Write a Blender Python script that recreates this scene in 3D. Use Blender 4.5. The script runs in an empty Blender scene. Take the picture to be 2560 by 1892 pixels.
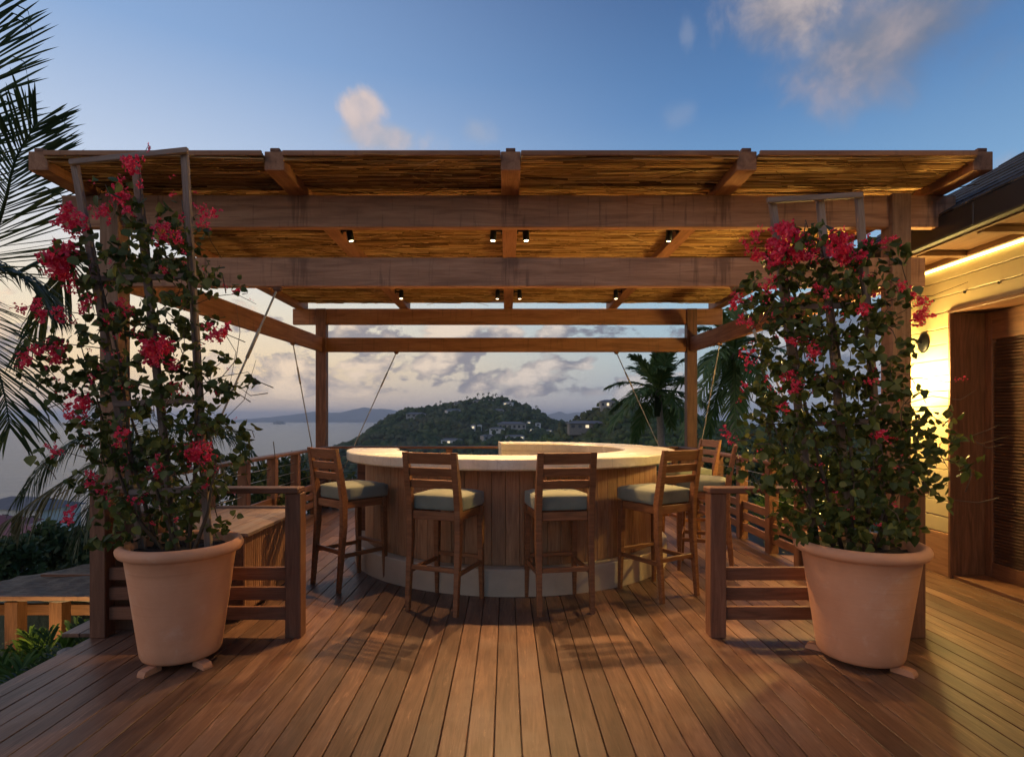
import bpy, bmesh, math, random
import numpy as np
from mathutils import Vector, Matrix, Euler, noise as mnoise

random.seed(7)
rng = np.random.default_rng(11)
scene = bpy.context.scene
col = scene.collection
R = math.radians

# ------------------------------------------------------------------ camera
EYE = 1.4
F = 1430.0            # focal length in source pixels (2560 wide)
CX, CY = 1266.0, 1045.0
cam_d = bpy.data.cameras.new('camera')
cam_d.sensor_width = 36.0
cam_d.lens = F / 2560.0 * 36.0
cam_d.shift_x = (1280 - CX) / 2560.0
cam_d.shift_y = (CY - 946) / 2560.0
cam_d.clip_start = 0.05
cam_d.clip_end = 60000
cam = bpy.data.objects.new('camera', cam_d)
cam.location = (0, 0, EYE)
cam.rotation_euler = (R(90), 0, 0)
col.objects.link(cam)
scene.camera = cam

scene.render.engine = 'CYCLES'
scene.cycles.use_denoising = True
scene.cycles.max_bounces = 6
scene.cycles.diffuse_bounces = 4
scene.cycles.glossy_bounces = 3
scene.cycles.transmission_bounces = 4
scene.cycles.transparent_max_bounces = 8
scene.cycles.volume_bounces = 1
scene.cycles.sample_clamp_indirect = 6
scene.cycles.use_adaptive_sampling = True
scene.cycles.adaptive_threshold = 0.02
vs = scene.view_settings
vs.view_transform = 'Standard'
vs.look = 'None'
vs.exposure = 0.2
vs.gamma = 1.0
vs.use_curve_mapping = False

# ------------------------------------------------------------------ node helper
class NT:
    def __init__(self, tree):
        self.t = tree; self.n = tree.nodes; self.l = tree.links
    def new(self, typ, **kw):
        nd = self.n.new(typ)
        for k, v in kw.items(): setattr(nd, k, v)
        return nd
    def put(self, sock, v):
        if v is None: return
        if isinstance(v, bpy.types.NodeSocket): self.l.new(v, sock)
        else:
            if isinstance(v, (tuple, list)) and len(v) == 3 and sock.type == 'RGBA': v = (*v, 1)
            sock.default_value = v
    def m(self, op, a, b=None, c=None, clamp=False):
        nd = self.new('ShaderNodeMath', operation=op, use_clamp=clamp)
        for i, v in enumerate((a, b, c)): self.put(nd.inputs[i], v)
        return nd.outputs[0]
    def vm(self, op, a, b=None):
        nd = self.new('ShaderNodeVectorMath', operation=op)
        self.put(nd.inputs[0], a); self.put(nd.inputs[1], b)
        return nd.outputs['Value'] if op in ('DOT_PRODUCT', 'LENGTH') else nd.outputs[0]
    def xyz(self, x, y, z):
        nd = self.new('ShaderNodeCombineXYZ')
        for i, v in enumerate((x, y, z)): self.put(nd.inputs[i], v)
        return nd.outputs[0]
    def sep(self, v):
        nd = self.new('ShaderNodeSeparateXYZ'); self.put(nd.inputs[0], v)
        return nd.outputs
    def noise(self, vec, scale=5, detail=4, rough=0.55, dist=0.0, out=0):
        nd = self.new('ShaderNodeTexNoise')
        self.put(nd.inputs['Vector'], vec)
        nd.inputs['Scale'].default_value = scale; nd.inputs['Detail'].default_value = detail
        nd.inputs['Roughness'].default_value = rough; nd.inputs['Distortion'].default_value = dist
        return nd.outputs[out]
    def ramp(self, fac, stops, interp='LINEAR'):
        nd = self.new('ShaderNodeValToRGB'); self.put(nd.inputs[0], fac)
        cr = nd.color_ramp; cr.interpolation = interp
        while len(cr.elements) < len(stops): cr.elements.new(0.5)
        for e, (p, c) in zip(cr.elements, stops):
            e.position = p
            if not isinstance(c, (tuple, list)): c = (c, c, c)
            e.color = (*c[:3], 1)
        return nd.outputs[0]
    def mix(self, fac, a, b, blend='MIX'):
        nd = self.new('ShaderNodeMix', data_type='RGBA', blend_type=blend)
        self.put(nd.inputs[0], fac); self.put(nd.inputs[6], a); self.put(nd.inputs[7], b)
        return nd.outputs[2]
    def ss(self, v, lo, hi):
        nd = self.new('ShaderNodeMapRange', interpolation_type='SMOOTHSTEP')
        self.put(nd.inputs[0], v); nd.inputs[1].default_value = lo; nd.inputs[2].default_value = hi
        return nd.outputs[0]

# ------------------------------------------------------------------ world (dusk sky)
SUN_AZ = -100.0        # degrees from the view axis, negative = to the left
world = bpy.data.worlds.new('World'); scene.world = world
world.use_nodes = True
W = NT(world.node_tree); W.n.clear()
def build_world():
    out = W.new('ShaderNodeOutputWorld'); bg = W.new('ShaderNodeBackground')
    W.l.new(bg.outputs[0], out.inputs[0])
    sky = W.new('ShaderNodeTexSky'); sky.sky_type = 'NISHITA'
    sky.sun_disc = False
    sky.sun_elevation = R(3.0); sky.sun_rotation = R(SUN_AZ)
    sky.altitude = 60; sky.air_density = 1.0; sky.dust_density = 1.2; sky.ozone_density = 2.2
    tc = W.new('ShaderNodeTexCoord')
    d = tc.outputs['Generated']
    dx, dy, dz = W.sep(d)
    az = W.m('ARCTAN2', dx, dy)
    el = W.m('ARCSINE', dz)
    # dusk colour of the sky by height, warmer and paler towards the sun's side
    sunv = (math.sin(R(SUN_AZ + 36)), math.cos(R(SUN_AZ + 36)), 0.0)
    toward = W.m('MULTIPLY_ADD', W.vm('DOT_PRODUCT', W.vm('NORMALIZE', W.xyz(dx, dy, 0.0)), sunv), 0.5, 0.5)
    e01 = W.m('MULTIPLY', W.m('MAXIMUM', el, 0.0), 1.0 / 1.5708)
    cool = W.ramp(e01, [(0.0, (.34, .37, .45)), (0.06, (.42, .53, .58)), (0.12, (.34, .53, .66)), (0.20, (.22, .41, .66)), (0.30, (.105, .24, .49)),
                        (0.42, (.052, .12, .29)), (1.0, (.035, .08, .22))])
    warm = W.ramp(e01, [(0.0, (.74, .56, .46)), (0.05, (1.1, .80, .46)), (0.11, (.95, .82, .62)), (0.20, (.64, .72, .86)), (0.34, (.27, .42, .69)),
                        (0.55, (.085, .165, .38)), (1.0, (.035, .08, .22))])
    grad = W.mix(W.ss(toward, 0.52, 0.99), cool, warm)
    nish = W.vm('SCALE', sky.outputs[0]); nish.node.inputs['Scale'].default_value = 0.02
    base = W.mix(0.12, grad, nish)
    # cumulus low over the horizon
    st = W.xyz(W.m('MULTIPLY', az, 1.0), 0.0, W.m('MULTIPLY', el, 1.9))
    n1 = W.noise(st, 7.5, 8, 0.58, 0.15)
    big = W.noise(W.vm('ADD', st, (3.1, 0.4, 1.7)), 2.6, 3, 0.5)
    dens = W.m('ADD', n1, W.m('MULTIPLY', W.m('SUBTRACT', big, 0.5), 0.55))
    band = W.m('MULTIPLY', W.ss(el, 0.0, 0.05), W.m('SUBTRACT', 1.0, W.ss(el, 0.13, 0.27)))
    cov = W.m('ADD', W.m('SUBTRACT', dens, W.m('MULTIPLY', W.ss(toward, 0.85, 1.0), 0.035)), W.m('MULTIPLY', W.m('SUBTRACT', band, 1.0), 0.45))
    cm = W.ss(cov, 0.465, 0.518)
    st2 = W.vm('ADD', st, (-0.035, 0.0, 0.06))
    n2 = W.noise(st2, 7.5, 8, 0.58, 0.15)
    lit = W.ss(W.m('SUBTRACT', n1, n2), -0.06, 0.16)
    warmth = W.ss(toward, 0.45, 0.98)
    cdark = W.mix(warmth, (.13, .15, .21), (.30, .265, .28))
    clit = W.mix(warmth, (.52, .51, .52), (.95, .72, .50))
    ccol = W.mix(lit, cdark, clit)
    skyc = W.mix(W.m('MULTIPLY', cm, 0.92), base, ccol)
    # soft veil of haze cloud at the very horizon
    veil = W.m('SUBTRACT', 1.0, W.ss(el, 0.0, 0.06))
    skyc = W.mix(W.m('MULTIPLY', veil, 0.42), skyc, W.mix(warmth, (.29, .30, .36), (.82, .61, .43)))
    # single clouds higher up
    fine = W.noise(W.xyz(az, 0.0, el), 13, 8, 0.6, 0.2)
    def puff(px, py, wx, wy, amt, c_lo, c_hi, soft=0.5, seed=0.0, rag=2.4):
        nonlocal skyc
        a0 = math.atan2(px - CX, F); e0 = math.atan2((CY - py) * math.cos(a0), F)
        a = W.m('DIVIDE', W.m('SUBTRACT', az, a0), wx / F * math.cos(a0) ** 2)
        b = W.m('DIVIDE', W.m('SUBTRACT', el, e0), wy / F)
        r = W.m('SQRT', W.m('ADD', W.m('MULTIPLY', a, a), W.m('MULTIPLY', b, b)))
        f2 = W.noise(W.xyz(W.m('ADD', az, seed), seed, el), 9, 9, 0.6, 0.3)
        v = W.m('ADD', W.m('SUBTRACT', 1.0, r), W.m('MULTIPLY', W.m('SUBTRACT', f2, 0.5), rag))
        mk = W.m('MULTIPLY', W.ss(v, -0.05, soft), amt)
        skyc = W.mix(mk, skyc, W.mix(W.ss(f2, 0.38, 0.66), c_lo, c_hi))
    puff(1980, 0, 220, 120, 1.0, (.20, .21, .27), (.48, .41, .40), 0.8, 0.0, 2.0)
    puff(2290, 60, 330, 150, 0.92, (.15, .175, .24), (.30, .275, .31), 0.95, 1.3, 1.8)
    puff(2120, 130, 230, 120, 0.8, (.17, .195, .26), (.36, .31, .33), 0.95, 2.1, 2.0)
    puff(905, 275, 62, 46, 0.9, (.42, .39, .43), (.66, .53, .48), 0.6, 3.7)
    puff(950, 345, 130, 40, 0.8, (.33, .36, .43), (.55, .46, .45), 0.8, 4.4)
    puff(1190, 330, 60, 40, 0.4, (.30, .36, .46), (.45, .42, .45), 0.9, 5.9)
    puff(1700, 280, 60, 34, 0.25, (.25, .32, .45), (.40, .40, .45), 0.9, 6.2)
    puff(1720, 75, 24, 44, 0.3, (.25, .30, .42), (.36, .37, .43), 0.9, 7.2)
    puff(2525, 430, 70, 44, 0.6, (.30, .34, .42), (.50, .44, .43), 0.9, 8.2)
    # below the horizon: dim ground tone
    skyc = W.mix(W.ss(el, -0.03, -0.003), (.05, .05, .055), skyc)
    W.put(bg.inputs[0], skyc)
    bg.inputs[1].default_value = 1.0
build_world()

sun_d = bpy.data.lights.new('sun', 'SUN'); sun_d.energy = 0.5; sun_d.angle = R(50); sun_d.color = (1.0, .66, .44)  # weak soft fill from behind left, standing in for the afterglow
sun = bpy.data.objects.new('sun', sun_d); col.objects.link(sun)
_az = R(-125.0); _e = R(24)
sun.rotation_euler = Vector((math.sin(_az) * math.cos(_e), math.cos(_az) * math.cos(_e), math.sin(_e))).to_track_quat('Z', 'Y').to_euler()

# ------------------------------------------------------------------ generic builders
def P(px, py, Y):
    return Vector(((px - CX) / F * Y, Y, EYE - (py - CY) / F * Y))

def tag(o, label=None, cat=None, group=None, kind=None):
    if label: o['label'] = label
    if cat: o['category'] = cat
    if group: o['group'] = group
    if kind: o['kind'] = kind
    return o

def empty(name, loc=(0, 0, 0), rz=0.0, parent=None):
    o = bpy.data.objects.new(name, None); col.objects.link(o)
    o.location = loc; o.rotation_euler = (0, 0, rz); o.empty_display_size = 0.1
    if parent: o.parent = parent
    return o

def link(name, me, mat=None, parent=None, loc=None, M=None):
    o = bpy.data.objects.new(name, me); col.objects.link(o)
    if mat is not None and not me.materials: me.materials.append(mat)
    if parent: o.parent = parent
    if M is not None: o.matrix_local = M
    elif loc is not None: o.location = loc
    return o

def bm_mesh(bm, name='m', smooth=False):
    me = bpy.data.meshes.new(name); bm.normal_update(); bm.to_mesh(me); bm.free()
    if smooth:
        me.polygons.foreach_set('use_smooth', [True] * len(me.polygons)); me.update()
    return me

def arr_mesh(name, V, faces, smooth=False):
    """V Nx3 array, faces MxK array (all polygons with K corners)."""
    V = np.asarray(V, dtype=np.float32); faces = np.asarray(faces, dtype=np.int32)
    me = bpy.data.meshes.new(name)
    m, k = faces.shape
    me.vertices.add(len(V)); me.vertices.foreach_set('co', V.ravel())
    me.loops.add(m * k); me.loops.foreach_set('vertex_index', faces.ravel())
    me.polygons.add(m)
    me.polygons.foreach_set('loop_start', np.arange(0, m * k, k, dtype=np.int32))
    me.polygons.foreach_set('loop_total', np.full(m, k, dtype=np.int32))
    if smooth: me.polygons.foreach_set('use_smooth', np.ones(m, dtype=bool))
    me.update(calc_edges=True); me.validate()
    return me

_box_cache = {}
def box_mesh(L, w, h, mat, bev=0.003):
    key = (round(L, 4), round(w, 4), round(h, 4), mat.name, bev)
    if key in _box_cache: return _box_cache[key]
    bm = bmesh.new(); bmesh.ops.create_cube(bm, size=1.0)
    bmesh.ops.scale(bm, vec=(L, w, h), verts=bm.verts)
    if bev: bmesh.ops.bevel(bm, geom=list(bm.edges), offset=min(bev, .3 * min(L, w, h)), segments=1, affect='EDGES', profile=0.5)
    me = bm_mesh(bm, 'box'); me.materials.append(mat)
    _box_cache[key] = me
    return me

def frame_x(p0, p1, up=(0, 0, 1)):
    p0 = Vector(p0); p1 = Vector(p1)
    x = (p1 - p0).normalized(); u = Vector(up)
    if abs(x.dot(u)) > .98: u = Vector((0, 1, 0))
    y = u.cross(x).normalized(); z = x.cross(y)
    M = Matrix((x, y, z)).transposed().to_4x4()
    M.translation = (p0 + p1) / 2
    return M

def bar(name, p0, p1, w, h, mat, parent=None, bev=0.003, up=(0, 0, 1)):
    """a straight timber: long axis local X; w across, h upright."""
    L = (Vector(p1) - Vector(p0)).length
    return link(name, box_mesh(L, w, h, mat, bev), None, parent, M=frame_x(p0, p1, up))

def block(name, x0, x1, y0, y1, z0, z1, mat, parent=None, bev=0.003):
    """axis-aligned box whose local X runs along its longest side"""
    d = [x1 - x0, y1 - y0, z1 - z0]; c = Vector(((x0 + x1) / 2, (y0 + y1) / 2, (z0 + z1) / 2))
    i = max(range(3), key=lambda k: d[k])
    e = Vector((0, 0, 0)); e[i] = d[i] / 2
    if i == 0: return bar(name, c - e, c + e, d[1], d[2], mat, parent, bev)
    if i == 1: return bar(name, c - e, c + e, d[0], d[2], mat, parent, bev)
    return bar(name, c - e, c + e, d[0], d[1], mat, parent, bev, up=(0, 1, 0)) if False else \
        link(name, box_mesh(d[2], d[0], d[1], mat, bev), None, parent,
             M=Matrix.Translation(c) @ Matrix(((0, 1, 0, 0), (0, 0, 1, 0), (1, 0, 0, 0), (0, 0, 0, 1))))

def tube_bm(bm, pts, radii, seg=6, cap=True):
    pts = [Vector(p) for p in pts]
    if not isinstance(radii, (list, tuple)): radii = [radii] * len(pts)
    rings = []
    ref = Vector((0.3, 0.2, 0.93))
    for i, p in enumerate(pts):
        t = (pts[min(i + 1, len(pts) - 1)] - pts[max(i - 1, 0)]).normalized()
        a = t.cross(ref)
        if a.length < .05: a = t.cross(Vector((1, 0, 0)))
        a.normalize(); b = t.cross(a)
        rings.append([bm.verts.new(p + radii[i] * (math.cos(2 * math.pi * k / seg) * a + math.sin(2 * math.pi * k / seg) * b)) for k in range(seg)])
    for i in range(len(rings) - 1):
        for k in range(seg):
            f = bm.faces.new((rings[i][k], rings[i][(k + 1) % seg], rings[i + 1][(k + 1) % seg], rings[i + 1][k])); f.smooth = True
    if cap:
        bm.faces.new(rings[0][::-1]); bm.faces.new(rings[-1])

def tube(name, pts, radii, mat, parent=None, seg=6):
    bm = bmesh.new(); tube_bm(bm, pts, radii, seg)
    return link(name, bm_mesh(bm, name), mat, parent)

def lathe_mesh(profile, n=48, a0=0.0, a1=2 * math.pi, close=False):
    bm = bmesh.new(); full = abs(a1 - a0 - 2 * math.pi) < 1e-4
    cnt = n if full else n + 1
    rings = []
    for i in range(cnt):
        a = a0 + (a1 - a0) * i / n
        rings.append([bm.verts.new((r * math.cos(a), r * math.sin(a), z)) for r, z in profile])
    m = len(profile)
    for i in range(n):
        A = rings[i]; B = rings[(i + 1) % cnt]
        for j in range(m if close else m - 1):
            j2 = (j + 1) % m
            if profile[j][0] < 1e-6 and profile[j2][0] < 1e-6: continue
            vs_ = [A[j], B[j], B[j2], A[j2]]
            bm.faces.new(vs_)
    if close and not full:
        bm.faces.new(rings[0][::-1]); bm.faces.new(rings[-1])
    bmesh.ops.remove_doubles(bm, verts=bm.verts, dist=1e-5)
    bmesh.ops.recalc_face_normals(bm, faces=bm.faces)
    return bm

# ------------------------------------------------------------------ materials
def new_mat(name):
    m = bpy.data.materials.new(name); m.use_nodes = True
    t = NT(m.node_tree); t.n.clear()
    out = t.new('ShaderNodeOutputMaterial'); bs = t.new('ShaderNodeBsdfPrincipled')
    t.l.new(bs.outputs[0], out.inputs[0])
    return m, t, bs, out

def plain(name, c, rough=0.6, metal=0.0, var=0.12, scale=8.0, bump=0.0, spec=0.5):
    m, t, b, o = new_mat(name)
    tc = t.new('ShaderNodeTexCoord').outputs['Object']
    n = t.noise(tc, scale, 5, 0.6)
    dark = tuple(x * (1 - var) for x in c); lite = tuple(min(1, x * (1 + var)) for x in c)
    t.put(b.inputs['Base Color'], t.ramp(n, [(.3, dark), (.7, lite)]))
    b.inputs['Roughness'].default_value = rough; b.inputs['Metallic'].default_value = metal
    b.inputs['Specular IOR Level'].default_value = spec
    if bump:
        bp = t.new('ShaderNodeBump'); bp.inputs['Strength'].default_value = bump; bp.inputs['Distance'].default_value = .01
        t.put(bp.inputs['Height'], t.noise(tc, scale * 4, 5, .6)); t.l.new(bp.outputs[0], b.inputs['Normal'])
    return m

def wood(name, dark, mid, lite, rough=0.55, vary=0.25, streak=0.0, worn=0.0, scale=1.0, spec=0.35, greyed=None, stains=None):
    m, t, b, o = new_mat(name)
    tc = t.new('ShaderNodeTexCoord').outputs['Object']
    rnd = t.new('ShaderNodeObjectInfo').outputs['Random']
    off = t.xyz(t.m('MULTIPLY', rnd, 37.0), t.m('MULTIPLY', rnd, 91.0), t.m('MULTIPLY', rnd, 13.0))
    v = t.vm('ADD', tc, off)
    g = t.noise(t.vm('MULTIPLY', v, (0.9 * scale, 9 * scale, 9 * scale)), 3.0, 5, .55, 0.9)
    fib = t.noise(t.vm('MULTIPLY', v, (3.0 * scale, 70 * scale, 70 * scale)), 2.0, 4, .6, 0.1)
    blot = t.noise(v, 1.7, 4, .6)
    c = t.ramp(g, [(.28, dark), (.5, mid), (.74, lite)])
    c = t.mix(t.m('MULTIPLY', t.ss(fib, .48, .74), .6), c, dark)
    c = t.mix(t.m('MULTIPLY', t.ss(blot, .45, .75), .35), c, tuple(x * .62 for x in mid))
    if greyed:
        c = t.mix(t.m('MULTIPLY', t.ss(t.noise(v, 2.3, 5, .65), .45, .7), .6), c, greyed)
    if streak:
        sv = t.noise(t.vm('MULTIPLY', v, (16, 16, 1.1)), 1.6, 4, .6)
        c = t.mix(t.m('MULTIPLY', t.ss(sv, .56, .72), streak), c, tuple(x * .28 for x in dark))
    if stains:
        lx, ly, lz = t.sep(tc)
        wob = t.m('MULTIPLY', t.m('SUBTRACT', t.noise(tc, 9, 4, .6), .5), .16)
        run = t.noise(t.vm('MULTIPLY', tc, (30, 30, 1.5)), 1.5, 3, .6)
        for sx_ in stains:
            dd = t.m('ABSOLUTE', t.m('ADD', t.m('SUBTRACT', lx, sx_), wob))
            mk = t.m('MULTIPLY', t.m('SUBTRACT', 1.0, t.ss(dd, .04, .10)), t.ss(t.m('ADD', run, t.m('MULTIPLY', lz, 1.2)), .32, .6))
            c = t.mix(t.m('MULTIPLY', mk, .6), c, tuple(x * .45 for x in dark))
    if worn:
        sc = t.noise(t.vm('MULTIPLY', v, (3.5, 26, 26)), 1.4, 6, .7, .3)
        c = t.mix(t.m('MULTIPLY', t.ss(sc, .58, .72), worn), c, tuple(min(1, x * 1.9 + .02) for x in lite))
    val = t.m('ADD', 1 - vary, t.m('MULTIPLY', rnd, 2 * vary))
    hs = t.new('ShaderNodeHueSaturation'); t.put(hs.inputs['Value'], val); t.put(hs.inputs['Color'], c)
    t.l.new(hs.outputs[0], b.inputs['Base Color'])
    t.put(b.inputs['Roughness'], t.m('ADD', rough - .1, t.m('MULTIPLY', fib, .25)))
    b.inputs['Specular IOR Level'].default_value = spec
    bp = t.new('ShaderNodeBump'); bp.inputs['Strength'].default_value = .25; bp.inputs['Distance'].default_value = .004
    t.put(bp.inputs['Height'], t.m('ADD', fib, g)); t.l.new(bp.outputs[0], b.inputs['Normal'])
    return m

M = {}
M['deck'] = wood('deck_wood', (.074, .033, .018), (.134, .064, .035), (.205, .108, .063), .42, .34, 0, .45, greyed=(.17, .105, .074))
M['beam'] = wood('beam_wood', (.25, .11, .055), (.41, .195, .10), (.52, .265, .145), .6, .10, .75, 0, .7)
M['beam_stained'] = wood('stained_beam_wood', (.25, .11, .055), (.41, .195, .10), (.52, .265, .145), .6, .10, .5, 0, .7, stains=[.01 + 1.665 * k for k in (-2, -1, 0, 1, 2)])
M['rafter'] = wood('rafter_wood', (.19, .075, .032), (.30, .13, .058), (.38, .18, .085), .6, .10, .35, 0, .7)
M['post'] = wood('post_wood', (.17, .08, .04), (.27, .14, .075), (.35, .20, .12), .62, .10, .3, 0, .8)
M['rail'] = wood('rail_wood', (.11, .045, .023), (.18, .075, .038), (.25, .11, .06), .55, .14, .15, 0, 1)
M['bar_board'] = wood('bar_cladding_wood', (.21, .10, .045), (.32, .16, .076), (.41, .22, .11), .5, .12, 0, 0, 1.3)
M['stool'] = wood('stool_teak', (.13, .048, .018), (.21, .082, .031), (.28, .12, .05), .45, .10, 0, 0, 1.6)
M['trellis'] = wood('trellis_wood', (.16, .10, .07), (.25, .165, .12), (.34, .24, .18), .7, .12, 0, 0, 1.2, greyed=(.22, .19, .17))
M['door'] = wood('door_wood', (.075, .03, .016), (.13, .055, .028), (.19, .085, .045), .5, .10, 0, 0, 1)
M['shutter'] = wood('louvre_wood', (.05, .022, .013), (.085, .038, .022), (.12, .055, .03), .5, .10, 0, 0, 1)
M['siding'] = plain('siding_paint', (.40, .32, .18), .55, 0, .06, 5, .05)
M['skirt'] = wood('skirting_wood', (.20, .09, .04), (.30, .15, .075), (.38, .2, .1), .55, .1)
M['stone'] = plain('counter_stone', (.70, .62, .48), .22, 0, .06, 14, 0, .5)
def stone_mat():
    m, t, b, o = new_mat('cream_counter_stone')
    tc = t.new('ShaderNodeTexCoord').outputs['Object']
    x, y, z = t.sep(tc)
    n = t.noise(tc, 3.5, 7, .62, .6); f = t.noise(tc, 55, 3, .5)
    c = t.ramp(n, [(.3, (.60, .51, .37)), (.52, (.70, .62, .47)), (.72, (.76, .69, .56))])
    c = t.mix(t.m('MULTIPLY', t.ss(f, .6, .72), .35), c, (.5, .4, .28))
    vein = t.m('ABSOLUTE', t.m('SUBTRACT', t.noise(tc, 2.2, 6, .6, 1.2), .5))
    c = t.mix(t.m('MULTIPLY', t.m('SUBTRACT', 1.0, t.ss(vein, .0, .02)), .3), c, (.48, .38, .27))
    a = t.m('MULTIPLY', t.m('ARCTAN2', y, x), 1.75)
    fr = t.m('ABSOLUTE', t.m('SUBTRACT', t.m('FRACT', t.m('ADD', a, .37)), .5))
    c = t.mix(t.m('MULTIPLY', t.m('SUBTRACT', 1.0, t.ss(fr, .0, .0022)), .8), c, (.25, .2, .15))
    t.put(b.inputs['Base Color'], c); t.put(b.inputs['Roughness'], t.m('MULTIPLY_ADD', n, .25, .12))
    return m
M['counter'] = stone_mat()
M['plinth'] = plain('plinth_stone', (.43, .33, .23), .55, 0, .07, 8, .05)
M['black'] = plain('black_metal', (.012, .012, .013), .45, .6, .1)
M['steel'] = plain('stainless_steel', (.55, .52, .48), .35, 1.0, .08)
M['cable'] = plain('rope_cable', (.36, .31, .25), .7, 0, .2, 200, .2)
M['brass'] = plain('brushed_brass', (.75, .55, .28), .3, 1.0, .06)
M['soil'] = plain('dark_soil', (.03, .02, .014), .95, 0, .4, 30, .6)
M['gutter'] = plain('gutter_dark_metal', (.035, .03, .028), .5, .2, .12)
M['shingle'] = wood('shingle_wood', (.05, .045, .04), (.09, .08, .072), (.14, .125, .11), .8, .3)
M['soffit'] = wood('soffit_wood', (.09, .038, .016), (.14, .062, .025), (.19, .09, .04), .6, .08)

def terracotta():
    m, t, b, o = new_mat('terracotta')
    tc = t.new('ShaderNodeTexCoord').outputs['Object']
    x, y, z = t.sep(tc)
    n = t.noise(tc, 3.2, 6, .6)
    ring = t.noise(t.xyz(t.m('MULTIPLY', x, .35), t.m('MULTIPLY', y, .35), t.m('MULTIPLY', z, 22)), 2.2, 4, .55)
    c = t.ramp(n, [(.3, (.57, .265, .14)), (.7, (.67, .34, .195))])
    c = t.mix(t.m('MULTIPLY', t.ss(ring, .58, .72), .25), c, (.38, .15, .07))
    c = t.mix(t.m('MULTIPLY', t.ss(t.noise(tc, 7, 8, .7, .4), .52, .72), .4), c, (.68, .46, .34))
    c = t.mix(t.m('MULTIPLY', t.ss(t.noise(t.vm('ADD', tc, (4, 1, 7)), 4, 8, .7, .6), .55, .75), .35), c, (.44, .20, .11))
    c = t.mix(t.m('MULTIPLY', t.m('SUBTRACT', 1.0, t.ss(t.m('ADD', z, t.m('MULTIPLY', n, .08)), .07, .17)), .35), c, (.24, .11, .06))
    t.put(b.inputs['Base Color'], c); b.inputs['Roughness'].default_value = .8; b.inputs['Specular IOR Level'].default_value = .25
    bp = t.new('ShaderNodeBump'); bp.inputs['Strength'].default_value = .25; bp.inputs['Distance'].default_value = .006
    t.put(bp.inputs['Height'], t.m('ADD', ring, t.m('MULTIPLY', t.noise(tc, 60, 4, .6), .3))); t.l.new(bp.outputs[0], b.inputs['Normal'])
    return m
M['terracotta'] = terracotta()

def fabric():
    m, t, b, o = new_mat('sage_cushion_fabric')
    tc = t.new('ShaderNodeTexCoord').outputs['Object']
    wv = t.noise(t.vm('MULTIPLY', tc, (1, 1, 1)), 260, 2, .5)
    c = t.ramp(t.noise(tc, 6, 4, .6), [(.3, (.165, .175, .135)), (.7, (.22, .23, .18))])
    c = t.mix(t.m('MULTIPLY', wv, .35), c, (.12, .13, .10))
    t.put(b.inputs['Base Color'], c); b.inputs['Roughness'].default_value = .95; b.inputs['Specular IOR Level'].default_value = .1
    b.inputs['Sheen Weight'].default_value = .2
    bp = t.new('ShaderNodeBump'); bp.inputs['Strength'].default_value = .2; bp.inputs['Distance'].default_value = .002
    t.put(bp.inputs['Height'], wv); t.l.new(bp.outputs[0], b.inputs['Normal'])
    return m
M['fabric'] = fabric()

def leaf_mat(name, c0, c1, c2, trans=.3, rough=.5):
    m, t, b, o = new_mat(name)
    rp = t.new('ShaderNodeNewGeometry').outputs['Random Per Island']
    ro = t.new('ShaderNodeObjectInfo').outputs['Random']
    f = t.m('FRACT', t.m('ADD', rp, ro))
    c = t.ramp(f, [(0, c0), (.55, c1), (1, c2)])
    t.put(b.inputs['Base Color'], c); b.inputs['Roughness'].default_value = rough; b.inputs['Specular IOR Level'].default_value = .3
    tr = t.new('ShaderNodeBsdfTranslucent'); t.put(tr.inputs[0], c)
    mx = t.new('ShaderNodeMixShader'); mx.inputs[0].default_value = trans
    t.l.new(b.outputs[0], mx.inputs[1]); t.l.new(tr.outputs[0], mx.inputs[2]); t.l.new(mx.outputs[0], o.inputs[0])
    return m
M['bleaf'] = leaf_mat('bougainvillea_leaf', (.042, .060, .013), (.085, .108, .024), (.19, .19, .05))
M['bract'] = leaf_mat('bougainvillea_bract', (.70, .022, .065), (.88, .055, .115), (.95, .16, .22), .4, .75)
M['twig'] = plain('twig_bark', (.10, .065, .04), .9, 0, .3, 40)
M['palm'] = leaf_mat('palm_leaflet', (.022, .042, .016), (.042, .07, .026), (.075, .10, .036), .25, .45)
M['palm_royal'] = leaf_mat('royal_palm_leaflet', (.05, .10, .025), (.09, .15, .04), (.16, .21, .07), .35, .5)
M['palm_dry'] = leaf_mat('sunbleached_palm_leaflet', (.09, .10, .05), (.15, .14, .07), (.24, .20, .11), .25, .6)
M['areca'] = leaf_mat('areca_leaflet', (.04, .08, .012), (.075, .14, .022), (.14, .21, .04), .35, .5)
M['shrub'] = leaf_mat('shrub_leaf', (.032, .05, .016), (.055, .082, .026), (.095, .12, .038), .25, .6)
M['trunk'] = plain('palm_trunk_bark', (.22, .18, .14), .9, 0, .25, 14, .5)
M['bark'] = plain('shrub_bark', (.09, .065, .045), .9, 0, .3, 20, .4)

# ------------------------------------------------------------------ terrain, sea, hills, haze
SEA = -60.0
def gz(x, y):
    dxl = max(-2.9 - x, 0.0, x - 4.2); dyl = max(y - 9.4, 0.0, -6 - y)
    r = math.hypot(dxl, dyl)
    z = -0.32 - 0.10 * min(r, 1.5) - 0.28 * max(min(r, 55.0) - 1.2, 0) - 0.145 * max(r - 55.0, 0)
    if r > 1: z += .25 * mnoise.noise(Vector((x * .12, y * .12, 0))) * min(1, r / 6) * (1 + min(r, 120) * .05)
    if x < -2.7 and y < 7: z -= min(.9, (-2.7 - x) * 3.5)
    return max(z, SEA - 6)

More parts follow.
